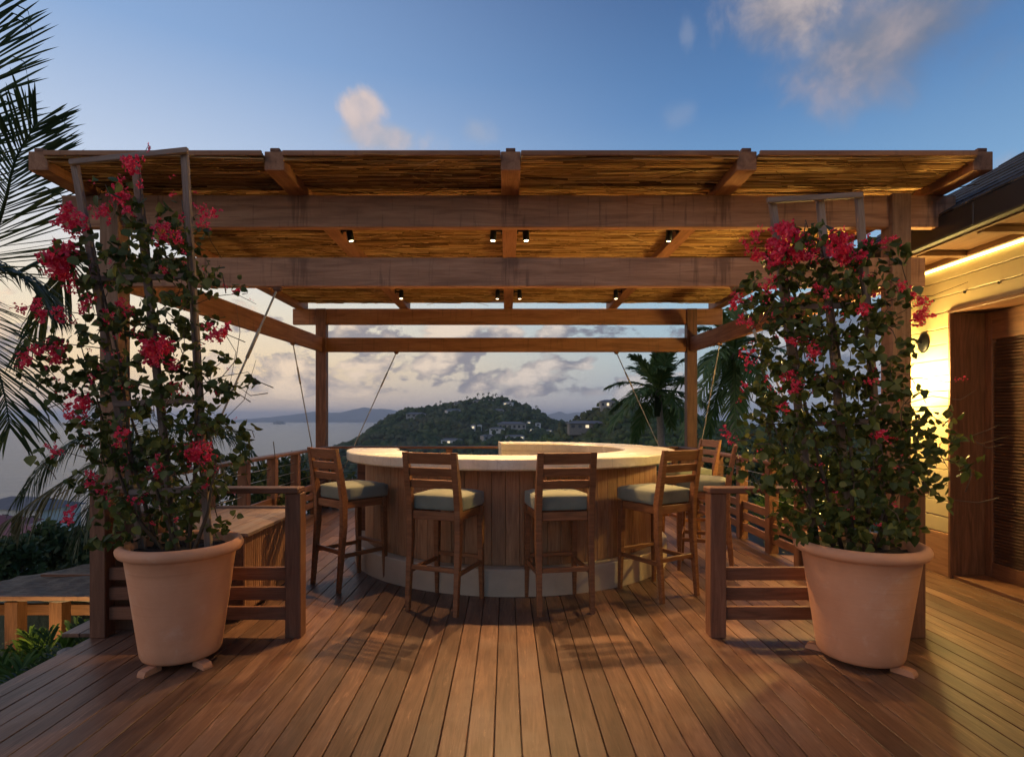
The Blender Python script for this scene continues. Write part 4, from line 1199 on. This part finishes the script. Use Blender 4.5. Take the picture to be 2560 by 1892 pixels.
def bougainvillea(origin, yc, zones, flowers, stems, twigs, n_leaf, label, size=(.030, .060)):
    t = empty('bougainvillea', (*origin, .63)); tag(t, label, 'plant', 'potted bougainvilleas')
    o = Vector((*origin, .63)); on = np.array(o)
    # zones: (px, py, rx, ry, weight) ellipses in the plane of the trellis
    w = np.array([z[4] for z in zones], float); w /= w.sum()
    idx = rng.choice(len(zones), n_leaf, p=w)
    C = []
    for i in idx:
        px, py, rx, ry, _ = zones[i]
        a = rng.uniform(0, 6.283); r = rng.random() ** .5
        Y = yc + rng.normal(0, .13)
        q = P(px + rx * r * math.cos(a), py + ry * r * math.sin(a), yc)
        # clump leaves into sprays
        C.append((q.x, Y, q.z))
    C = np.array(C)
    # pull leaves together into clumps so that gaps open between them
    K = max(20, n_leaf // 11)
    seeds = C[rng.choice(n_leaf, K, replace=False)]
    for i in range(n_leaf):
        dd = ((seeds - C[i]) ** 2).sum(1); j = dd.argmin()
        C[i] = C[i] + (seeds[j] - C[i]) * .42 + rng.normal(0, .012, 3)
    order = C[:, 1].argsort()
    front = C[order[:280]]; rest = C[order[280:]]
    g = leaf_cloud('foliage', rest - on, size, M['bleaf'], t); g['kind'] = 'stuff'
    for c in front:
        E = Euler((random.uniform(-1.5, -.3), random.uniform(-.7, .7), random.uniform(0, 6.28)))
        s = random.uniform(size[0] * 1.1, size[1] * 1.12)
        link('leaf', random.choice(LEAFM), None, t, M=Matrix.Translation(Vector(c) - o) @ E.to_matrix().to_4x4() @ Matrix.Scale(s, 4))
    spread = []
    for (px, py, r) in flowers:
        if r < 19: spread.append((px, py, r)); continue
        for _ in range(4 if r < 27 else 7):
            a = random.uniform(0, 6.283); d = r * .85 * random.random() ** .5
            spread.append((px + d * math.cos(a), py + d * math.sin(a), r * random.uniform(.44, .68)))
    for _ in range(70):
        z_ = zones[rng.choice(len(zones), p=w)]
        if z_[1] > 1260: continue
        a = random.uniform(0, 6.283); d = random.random() ** .4
        spread.append((z_[0] + z_[2] * d * 1.05 * math.cos(a), z_[1] + z_[3] * d * 1.05 * math.sin(a), random.uniform(5, 10)))
    for (px, py, r) in spread:
        n = 4 if r < 10 else 8 if r < 17 else 16 if r < 27 else 30
        q = P(px, py, yc - random.uniform(.05, .22)) - o
        s = r / F * yc * 1.1
        link('flower_cluster', random.choice(CLUST[n]), None, t, M=Matrix.Translation(q) @ Euler((random.random() * 6, random.random() * 6, random.random() * 6)).to_matrix().to_4x4() @ Matrix.Diagonal((s, s, s * random.uniform(.9, 1.25), 1)))
    bm = bmesh.new()
    for st in stems:
        ptsx = [P(a, b, yc + random.uniform(-.05, .05)) - o for a, b in st]
        tube_bm(bm, ptsx, [.013 - .009 * k / (len(ptsx) - 1) for k in range(len(ptsx))], 6)
    for st in twigs:
        ptsx = [P(a, b, yc - .03 + random.uniform(-.05, .05)) - o for a, b in st]
        tube_bm(bm, ptsx, [.0032 - .002 * k / (len(ptsx) - 1) for k in range(len(ptsx))], 4)
    # short side shoots joining the clumps
    for k in range(K):
        if seeds[k][2] < .88: continue
        s = Vector(seeds[k]) - o; e = s + Vector((random.gauss(0, .06), random.gauss(0, .04), random.gauss(-.05, .06)))
        m_ = (s + e) / 2 + Vector((random.gauss(0, .02), random.gauss(0, .02), random.gauss(0, .02)))
        tube_bm(bm, [e, m_, s], [.0032, .0025, .0012], 4)
    link('stem', bm_mesh(bm, 'stem'), M['twig'], t)
    return t

fl_left = [(336, 398, 26), (330, 420, 18), (371, 366, 8), (372, 378, 7), (292, 470, 30), (300, 500, 26), (316, 525, 14), (350, 460, 14), (245, 530, 26), (272, 548, 14), (176, 548, 30), (194, 580, 24), (205, 560, 16), (150, 650, 44), (128, 670, 26), (169, 700, 30),
    (190, 640, 20), (402, 565, 24), (412, 595, 22), (395, 600, 16), (505, 528, 22), (525, 545, 24), (500, 560, 14), (443, 593, 18), (431, 485, 10), (409, 675, 20), (455, 545, 12), (207, 763, 25), (225, 745, 16), (144, 788, 20), (170, 800, 16), (103, 788, 18), (308, 765, 24), (264, 795, 24), (262, 815, 14),
    (320, 785, 16), (547, 820, 28), (525, 835, 15), (570, 815, 14), (402, 880, 40), (375, 900, 24), (430, 900, 22), (138, 883, 28), (103, 883, 20), (229, 949, 13), (194, 1010, 28), (185, 1035, 24), (205, 1045, 16), (440, 968, 18), (405, 1018, 13), (305, 1085, 18), (296, 1108, 16),
    (138, 1130, 20), (116, 1116, 11), (387, 1158, 22), (395, 1178, 16), (503, 1125, 28), (478, 1154, 15), (525, 1140, 14), (311, 1170, 12), (229, 1195, 20), (222, 1210, 15), (254, 1232, 15), (182, 1288, 22), (172, 1298, 16), (330, 1248, 14), (355, 1251, 13), (516, 1210, 14),
    (85, 758, 20), (75, 770, 14), (43, 768, 16), (52, 775, 12), (95, 870, 24), (60, 895, 18), (51, 912, 16), (134, 882, 20), (590, 727, 12), (626, 751, 7), (430, 440, 8), (228, 457, 7), (490, 480, 8), (352, 850, 10), (300, 900, 8), (260, 880, 9)]
zl = [(400, 600, 120, 90, 1.0), (360, 740, 150, 110, 1.6), (230, 640, 70, 90, .5), (360, 900, 170, 120, 1.9), (190, 930, 90, 90, .6), (370, 1060, 170, 110, 2.1), (390, 1200, 150, 110, 2.2), (260, 1140, 110, 110, .8), (420, 1310, 150, 50, .7), (540, 1000, 50, 130, .35), (470, 720, 60, 120, .6),
      (560, 960, 50, 60, .2), (160, 860, 60, 60, .25), (620, 950, 16, 30, .05), (300, 1330, 60, 40, .25), (560, 1150, 60, 90, .35), (555, 700, 45, 35, .12), (330, 480, 60, 60, .15), (590, 1100, 25, 60, .12)]
st_l = [[(400, 1390), (330, 1150), (300, 900), (250, 700), (225, 560)], [(430, 1390), (420, 1150), (390, 850), (370, 600), (345, 400)], [(470, 1390), (490, 1150), (490, 850), (470, 640), (455, 500)], [(450, 1390), (400, 1250), (330, 1050), (310, 800)],
        [(480, 1390), (520, 1280), (540, 1150), (500, 1000)], [(420, 1390), (330, 1280), (270, 1100), (230, 950)]]
tw_l = [[(480, 1010), (540, 960), (590, 900), (600, 830), (590, 760)], [(500, 960), (560, 940), (620, 930), (645, 960)], [(490, 760), (540, 740), (590, 735), (640, 760)], [(250, 870), (170, 860), (100, 885), (40, 905)], [(260, 790), (170, 780), (90, 765), (35, 768)],
        [(500, 850), (560, 830), (590, 880), (575, 960)], [(345, 410), (360, 385), (372, 362)], [(240, 660), (180, 650), (140, 660)], [(270, 1160), (200, 1140), (110, 1115)], [(280, 1230), (220, 1270), (175, 1295)], [(510, 1060), (560, 1050), (610, 1000), (640, 900)]]
bougainvillea(PL, yl - .04, zl, fl_left, st_l, tw_l, 2800, 'airy red bougainvillea on the tall trellis at the seaward side')
fl_right = [(1969, 563, 24), (1990, 585, 18), (1886, 591, 24), (1900, 575, 14), (1875, 630, 24), (1895, 640, 18), (1858, 600, 12), (1953, 602, 38), (1985, 630, 34), (1940, 650, 26), (2025, 625, 24), (2040, 650, 16), (2081, 605, 28), (2125, 632, 34), (2105, 650, 20), (2140, 650, 16), (2170, 602, 15), (2205, 610, 14), (2218, 598, 15), (2242, 604, 15),
    (2262, 712, 24), (2290, 735, 26), (2304, 775, 26), (2315, 752, 16), (2298, 800, 18), (1841, 750, 22), (1835, 765, 14), (1864, 806, 20), (1855, 795, 14), (1922, 714, 22), (1935, 720, 14), (1947, 697, 11), (1969, 747, 11), (2050, 722, 20), (2070, 730, 15), (2189, 739, 13), (2159, 772, 17), (2148, 747, 10), (2070, 770, 10), (1864, 885, 20), (1868, 902, 14), (1890, 902, 13),
    (1969, 859, 20), (1985, 850, 14), (2006, 842, 17), (2031, 880, 18), (2025, 895, 12), (2053, 864, 14), (1972, 950, 24), (1992, 957, 20), (1980, 975, 14), (1914, 948, 10), (1858, 966, 14), (1847, 1003, 9), (1954, 1015, 15), (1965, 1028, 11), (1812, 1076, 15), (1822, 1095, 14), (1841, 1095, 7), (2200, 1090, 17), (2223, 1093, 15), (2393, 948, 8), (2409, 948, 9),
    (2134, 942, 11), (2170, 953, 10), (2192, 951, 10), (2184, 925, 10), (2008, 811, 9), (1933, 789, 11), (2036, 906, 9), (1880, 858, 9), (1870, 930, 9), (2110, 800, 8)]
zr = [(2050, 660, 150, 70, 1.0), (2050, 770, 180, 100, 1.7), (1990, 880, 100, 100, .7), (2110, 880, 110, 110, .9), (2080, 1010, 180, 90, 1.8), (2110, 1120, 210, 110, 2.4), (2120, 1230, 200, 90, 1.9), (2120, 1320, 180, 50, 1.2), (2290, 1080, 70, 110, .6), (2330, 1150, 50, 70, .3),
      (1920, 1080, 70, 90, .45), (1890, 1180, 60, 60, .2), (2215, 930, 50, 60, .3), (1990, 610, 60, 50, .25), (2190, 650, 60, 40, .2), (1900, 740, 50, 60, .22), (2215, 800, 40, 80, .2), (1975, 1290, 30, 30, .12), (2370, 1090, 20, 40, .06), (1900, 960, 40, 60, .12)]
st_r = [[(2110, 1390), (2060, 1200), (2010, 1000), (1980, 800), (1960, 620)], [(2130, 1390), (2130, 1150), (2100, 900), (2070, 700), (2050, 600)], [(2160, 1390), (2180, 1200), (2180, 950), (2160, 750), (2140, 640)], [(2180, 1390), (2230, 1250), (2260, 1120), (2300, 1040)], [(2100, 1390), (2030, 1280), (1970, 1150), (1930, 1050)]]
tw_r = [[(2250, 1060), (2330, 1040), (2390, 1080), (2450, 1110), (2520, 1090)], [(2260, 1010), (2330, 990), (2400, 1000), (2440, 975)], [(2240, 950), (2300, 945), (2370, 955), (2405, 950)], [(2300, 1130), (2370, 1150), (2400, 1160), (2440, 1180)], [(2430, 1090), (2470, 1075), (2500, 1060)], [(2440, 1105), (2470, 1120), (2510, 1110)],
        [(2200, 760), (2260, 740), (2330, 740), (2420, 705)], [(2010, 760), (1940, 770), (1860, 760)], [(1980, 860), (1920, 880), (1865, 890)], [(1990, 1060), (1900, 1060), (1815, 1080)], [(2060, 640), (1950, 610), (1870, 620)], [(2150, 660), (2210, 620), (2245, 600)], [(2330, 1100), (2370, 1170), (2380, 1220)]]
bougainvillea(PR, yr - .04, zr, fl_right, st_r, tw_r, 4000, 'dense leafy red bougainvillea on the trellis beside the house')

# ------------------------------------------------------------------ house on the right
WX = 3.90
house = empty('house', (WX, 5.0, 0)); tag(house, 'timber house with cream shiplap wall, dark gutter and louvred door', 'house')
HO = Vector((WX, 5.0, 0))
def hb(name, x0, x1, y0, y1, z0, z1, mat, parent=house, bev=.003):
    return block(name, x0 - HO.x, x1 - HO.x, y0 - HO.y, y1 - HO.y, z0, z1, mat, parent, bev)
Y_DOOR = 5.03; Z_DOOR = 2.32; Y_NEAR = -2.5; Y_FAR = 5.85; Y_DOOR0 = 2.9
hb('wall', WX + .03, WX + .2, Y_DOOR + .02, Y_FAR - .02, -.3, 2.9, M['siding'])
hb('wall', WX + .03, WX + .2, Y_NEAR, Y_DOOR0, -.3, 2.9, M['siding'])
hb('wall', WX + .03, WX + .2, Y_DOOR0, Y_DOOR + .02, Z_DOOR + .03, 2.9, M['siding'])
hb('end_wall', WX + .2, WX + 4.0, Y_FAR - .15, Y_FAR - .02, -.3, 2.9, M['siding'])
z = .385
while z < 2.76:
    z1 = min(z + .14, 2.775)
    if z1 > Z_DOOR + .02:
        zz0 = z
        if z < Z_DOOR + .02:
            hb('siding_board', WX, WX + .028, Y_DOOR, Y_FAR, z, z1 - .006, M['siding'], bev=.004); hb('siding_board', WX, WX + .028, Y_NEAR, Y_DOOR0, z, z1 - .006, M['siding'], bev=.004)
            zz0 = Z_DOOR + .025
            if z1 - zz0 > .03: hb('siding_board', WX, WX + .028, Y_DOOR0 + .002, Y_DOOR - .002, zz0, z1 - .006, M['siding'], bev=.004)
        else: hb('siding_board', WX, WX + .028, Y_NEAR, Y_FAR, z, z1 - .006, M['siding'], bev=.004)
    else:
        hb('siding_board', WX, WX + .028, Y_DOOR, Y_FAR, z, z1 - .006, M['siding'], bev=.004)
        hb('siding_board', WX, WX + .028, Y_NEAR, Y_DOOR0, z, z1 - .006, M['siding'], bev=.004)
    z += .14
hb('skirting', WX - .012, WX + .03, Y_DOOR, Y_FAR, .0, .378, M['skirt'])
hb('skirting', WX - .012, WX + .03, Y_NEAR, Y_DOOR0, .0, .378, M['skirt'])
# recessed doorway: far reveal faces the camera
hb('door_reveal', WX - .02, WX + .34, Y_DOOR - .03, Y_DOOR - .003, 0, Z_DOOR - .003, M['door'])
hb('door_reveal', WX - .02, WX + .34, Y_DOOR0 + .003, Y_DOOR0 + .03, 0, Z_DOOR - .003, M['door'])
hb('door_head', WX - .025, WX + .34, Y_DOOR0, Y_DOOR, Z_DOOR, Z_DOOR + .024, M['door'])
hb('threshold', WX + .0, WX + .4, Y_DOOR0 + .03, Y_DOOR - .03, 0, .03, M['door'])
ndoor = 3; dw = (Y_DOOR - Y_DOOR0 - .06) / ndoor
for k in range(ndoor):
    y1 = Y_DOOR - .03 - k * dw; y0 = y1 - dw
    dr = empty('door', (.30, (y0 + y1) / 2 - HO.y, .03), 0, house)
    hh = Z_DOOR - .035; st = .075
    def db(name, ya, yb, za, zb, m, xa=-.022, xb=.022, bev=.003): return block(name, xa, xb, ya, yb, za, zb, M[m], dr, bev)
    half = dw / 2 - .003
    db('stile', half - st, half, 0, hh, 'door'); db('stile', -half, -half + st, 0, hh, 'door')
    db('rail', -half + st, half - st, 0, .13, 'door'); db('rail', -half + st, half - st, hh - .24, hh, 'door')
    zz = .15
    while zz < hh - .25:
        bar('louvre', (0.004, -half + st + .001, zz), (0.004, half - st - .001, zz), .034, .008, M['shutter'], dr, .001, up=Vector((-.6, 0, .8)))
        zz += .027
    db('backing', -half + st, half - st, .13, hh - .24, 'shutter', .018, .021, 0)
    if k < 2:
        s = -1 if k == 0 else 1
        bar('handle', (-.065, s * (half - st * .5), .86), (-.065, s * (half - st * .5), 1.52), .014, .014, M['brass'], dr, .003)
        for hz in (.90, 1.48): bar('handle_stay', (-.06, s * (half - st * .5), hz), (-.02, s * (half - st * .5), hz), .01, .01, M['brass'], dr, .001)
# small studs above the door
for yy in (5.22, 4.86, 4.52):
    tube('stud', [Vector((-.012, yy - HO.y, 2.47)), Vector((.0, yy - HO.y, 2.47))], .011, M['black'], house, 8)
# eaves
EX = 3.44
hb('soffit', EX + .03, WX + .028, Y_NEAR, Y_FAR + .3, 2.80, 2.815, M['soffit'])
yy = Y_FAR + .2
while yy > Y_NEAR:
    hb('eave_rafter', EX + .03, WX - .052, yy - .03, yy + .03, 2.755, 2.798, M['soffit']); yy -= .62
hb('fascia_board', EX, EX + .028, Y_NEAR, Y_FAR + .34, 2.77, 2.95, M['soffit'])
bm = bmesh.new()
pr = [(0, .18), (-.045, .18), (-.05, .19), (-.056, .185), (-.056, .02), (-.05, .006), (-.02, .0), (0, .0)]
va = [bm.verts.new((EX - .003 + a - HO.x, Y_NEAR - HO.y, 2.785 + b)) for a, b in pr]; vb = [bm.verts.new((EX - .003 + a - HO.x, Y_FAR + .38 - HO.y, 2.785 + b)) for a, b in pr]
for k in range(len(pr)): bm.faces.new((va[k], va[(k + 1) % len(pr)], vb[(k + 1) % len(pr)], vb[k]))
bm.faces.new(va); bm.faces.new(vb[::-1]); bmesh.ops.recalc_face_normals(bm, faces=bm.faces)
link('gutter', bm_mesh(bm, 'gutter'), M['gutter'], house)
yy = Y_FAR
while yy > 1:
    hb('gutter_strap', EX - .064, EX - .045, yy - .012, yy + .012, 2.80, 2.965, M['gutter']); yy -= .85
# shingled roof slope with a hip at the far end
roof = empty('roof', (0, 0, 0), 0, house)
PITCHR = R(33); row = .17
for k in range(16):
    s0 = k * row; x0 = EX - .05 + s0 * math.cos(PITCHR); z0 = 2.968 + s0 * math.sin(PITCHR)
    yfar = Y_FAR + .42 - s0 * math.cos(PITCHR) * .9
    y = Y_NEAR if k > 3 else Y_NEAR
    if k < 6:
        yb = yfar
        while yb > 1.2:
            wd = random.uniform(.13, .24); ya = max(yb - wd, Y_NEAR)
            c = Vector((x0 + row * .62 * math.cos(PITCHR) - HO.x, (ya + yb) / 2 - HO.y, z0 + row * .62 * math.sin(PITCHR) + .012 + random.uniform(0, .006)))
            link('shingle', box_mesh(round(row * 1.25, 3), round(wd, 2) - .006, .014, M['shingle'], 0), None, roof, M=Matrix.Translation(c) @ Matrix.Rotation(-PITCHR + .05, 4, 'Y'))
            yb = ya
    else:
        c = Vector((x0 + row * .5 * math.cos(PITCHR) - HO.x, (Y_NEAR + yfar) / 2 - HO.y, z0 + row * .5 * math.sin(PITCHR)))
        link('shingle_course', box_mesh(row * 1.25, yfar - Y_NEAR, .014, M['shingle'], 0), None, roof, M=Matrix.Translation(c) @ Matrix.Rotation(-PITCHR + .05, 4, 'Y'))
bm = bmesh.new()
x1 = EX + 2.3; zt = 2.95 + 2.35 * math.tan(PITCHR)
q = [bm.verts.new(Vector(c) - HO) for c in ((EX, Y_NEAR, 2.945), (EX, Y_FAR + .4, 2.945), (x1, Y_FAR + .4 - 2.3 * .9, zt - .02), (x1, Y_NEAR, zt - .02), (x1 + 3, Y_FAR + .4, 2.945))]
bm.faces.new(q[:4]); bm.faces.new((q[1], q[4], q[2]))
link('roof_deck', bm_mesh(bm, 'roof_deck'), M['shingle'], roof)
# LED strip along the wall top
m_, t_, b_, o_ = new_mat('led_strip_light')
b_.inputs['Base Color'].default_value = (1, .8, .4, 1); b_.inputs['Emission Color'].default_value = (1, .72, .2, 1); b_.inputs['Emission Strength'].default_value = 10
M['led'] = m_
hb('led_strip', WX - .022, WX - .002, Y_NEAR, Y_FAR, 2.732, 2.749, M['led'], bev=0)
hb('light_cove', WX - .05, WX - .001, Y_NEAR, Y_FAR, 2.752, 2.797, M['soffit'])

# wall lantern
m_, t_, b_, o_ = new_mat('lantern_glass')
b_.inputs['Base Color'].default_value = (1, .9, .7, 1); b_.inputs['Emission Color'].default_value = (1, .74, .34, 1); b_.inputs['Emission Strength'].default_value = 18
M['lantern'] = m_
def lantern(y, label, power):
    z = 2.10
    t = empty('wall_lantern', (WX, y, z)); tag(t, label, 'wall lamp', 'wall lanterns on the house')
    bm = lathe_mesh([(0, 0), (.07, 0), (.075, .008), (.06, .022), (.02, .03), (0, .03)], 24)
    link('backplate', bm_mesh(bm, 'backplate', True), M['black'], t, M=Matrix.Rotation(R(-90), 4, 'Y') @ Matrix.Diagonal((1.25, 1, 1, 1)))
    tube('arm', [Vector((-.025, 0, .0)), Vector((-.10, 0, .035)), Vector((-.215, 0, .03)), Vector((-.215, 0, -.02))], .011, M['black'], t, 8)
    bm = lathe_mesh([(0, .02), (.03, .02), (.06, -.0), (.064, -.035), (.05, -.045), (0, -.045)], 24)
    link('cap', bm_mesh(bm, 'cap', True), M['black'], t, loc=(-.215, 0, -.02))
    bm = lathe_mesh([(0, 0), (.045, 0), (.052, -.03), (.052, -.19), (.045, -.22), (0, -.23)], 24)
    link('glass_jar', bm_mesh(bm, 'jar', True), M['lantern'], t, loc=(-.215, 0, -.066))
    L = bpy.data.lights.new('lantern_bulb', 'POINT'); L.energy = power; L.color = (1.0, .68, .20); L.shadow_soft_size = .11
    lo = bpy.data.objects.new('lantern_bulb', L); col.objects.link(lo); lo.parent = t; lo.location = (-.215 - .07, 0, -.18 - .13)
lantern(5.34, 'lit black wall lantern with glass jar left of the louvred door', 215)
lantern(2.45, 'added unseen wall lantern on the near side of the louvred door', 25)  # out of view, added as weak warm fill for the foreground

# ------------------------------------------------------------------ thatched hut below the deck at the left
def hut():
    o = Vector((-5.4, 6.9, -3.0)); t = empty('thatched_hut', o); tag(t, 'thatched hut roof with warm lit eaves below the deck', 'hut')
    A = [P(-160, 1492, 6.2), P(330, 1492, 6.2), P(330, 1392, 7.6), P(60, 1440, 7.4)]
    mt, tt, bb, oo = new_mat('weathered_thatch')
    tc = tt.new('ShaderNodeTexCoord').outputs['Object']
    n = tt.noise(tt.vm('MULTIPLY', tc, (5, 22, 22)), 1.6, 6, .65, .4)
    tt.put(bb.inputs['Base Color'], tt.ramp(n, [(.3, (.07, .055, .04)), (.55, (.17, .14, .105)), (.75, (.28, .23, .17))])); bb.inputs['Roughness'].default_value = .95
    bp = tt.new('ShaderNodeBump'); bp.inputs['Strength'].default_value = .8; bp.inputs['Distance'].default_value = .03; tt.put(bp.inputs['Height'], n); tt.l.new(bp.outputs[0], bb.inputs['Normal'])
    bm = bmesh.new()
    N = 26
    rows = []
    for j in range(N + 1):
        v = j / N
        l = A[0].lerp(A[3], v); r = A[1].lerp(A[2], v)
        rows.append([bm.verts.new(l.lerp(r, i / N) - o + Vector((0, 0, .03 * mnoise.noise(l.lerp(r, i / N) * 5)))) for i in range(N + 1)])
    for j in range(N):
        for i in range(N): bm.faces.new((rows[j][i], rows[j][i + 1], rows[j + 1][i + 1], rows[j + 1][i]))
    ext = bmesh.ops.extrude_face_region(bm, geom=list(bm.faces)); 
    for g in ext['geom']:
        if isinstance(g, bmesh.types.BMVert): g.co.z -= .05
    bmesh.ops.recalc_face_normals(bm, faces=bm.faces)
    link('roof', bm_mesh(bm, 'roof'), mt, t)
    bar('ridge_batten', P(105, 1437, 7.0) - o, P(330, 1437, 7.0) - o, .05, .03, M['rail'], t)
    bar('eave_beam', P(-160, 1494, 6.22) - o, P(330, 1494, 6.22) - o, .05, .045, M['post'], t)
    bar('eave_beam', P(-160, 1522, 6.5) - o, P(330, 1522, 6.5) - o, .06, .12, M['soffit'], t)
    for px in (-40, 40, 150, 260):
        b = P(px, 1500, 6.4) - o; bar('post', b - Vector((0, 0, 2.0)), b, .14, .14, M['soffit'], t)
hut()
def garden_light():
    b = Vector((-4.75, 5.35, -1.75)); t = empty('garden_light', b)
    tag(t, 'low garden light among the areca palms, shining on the hut eaves', 'garden light')
    tube('stake', [Vector((0, 0, -.2)), Vector((0, 0, .3))], .015, M['black'], t, 8)
    bm = lathe_mesh([(0, .30), (.04, .30), (.055, .38), (.05, .385), (.036, .31), (0, .31)], 16)
    link('shade', bm_mesh(bm, 'shade'), M['black'], t)
    bm = bmesh.new(); bmesh.ops.create_circle(bm, cap_ends=True, radius=.035, segments=14, matrix=Matrix.Translation((0, 0, .325)))
    link('lens', bm_mesh(bm, 'lens'), M['lens'], t)
    L = bpy.data.lights.new('garden_lamp', 'SPOT'); L.energy = 90; L.color = (1, .66, .28); L.spot_size = R(150); L.spot_blend = .6; L.shadow_soft_size = .04
    lo = bpy.data.objects.new('garden_lamp', L); col.objects.link(lo); lo.parent = t; lo.location = (0, 0, .40); lo.rotation_euler = (R(155), 0, R(-10))
garden_light()

# ------------------------------------------------------------------ air
def haze():
    m = bpy.data.materials.new('sea_air'); m.use_nodes = True; t = NT(m.node_tree); t.n.clear()
    out = t.new('ShaderNodeOutputMaterial'); v = t.new('ShaderNodeVolumePrincipled')
    v.inputs['Color'].default_value = (.99, .98, 1.0, 1); v.inputs['Density'].default_value = 1.0e-4; v.inputs['Anisotropy'].default_value = .0
    t.l.new(v.outputs[0], out.inputs['Volume'])
    bm = bmesh.new(); bmesh.ops.create_cube(bm, size=1)
    bmesh.ops.scale(bm, vec=(50000, 28500, 300), verts=bm.verts); bmesh.ops.translate(bm, vec=(0, 11250, 82), verts=bm.verts)
    tag(link('haze', bm_mesh(bm, 'haze'), m), 'thin sea haze lying between the terrace and the far hills', 'haze', kind='stuff')
haze()
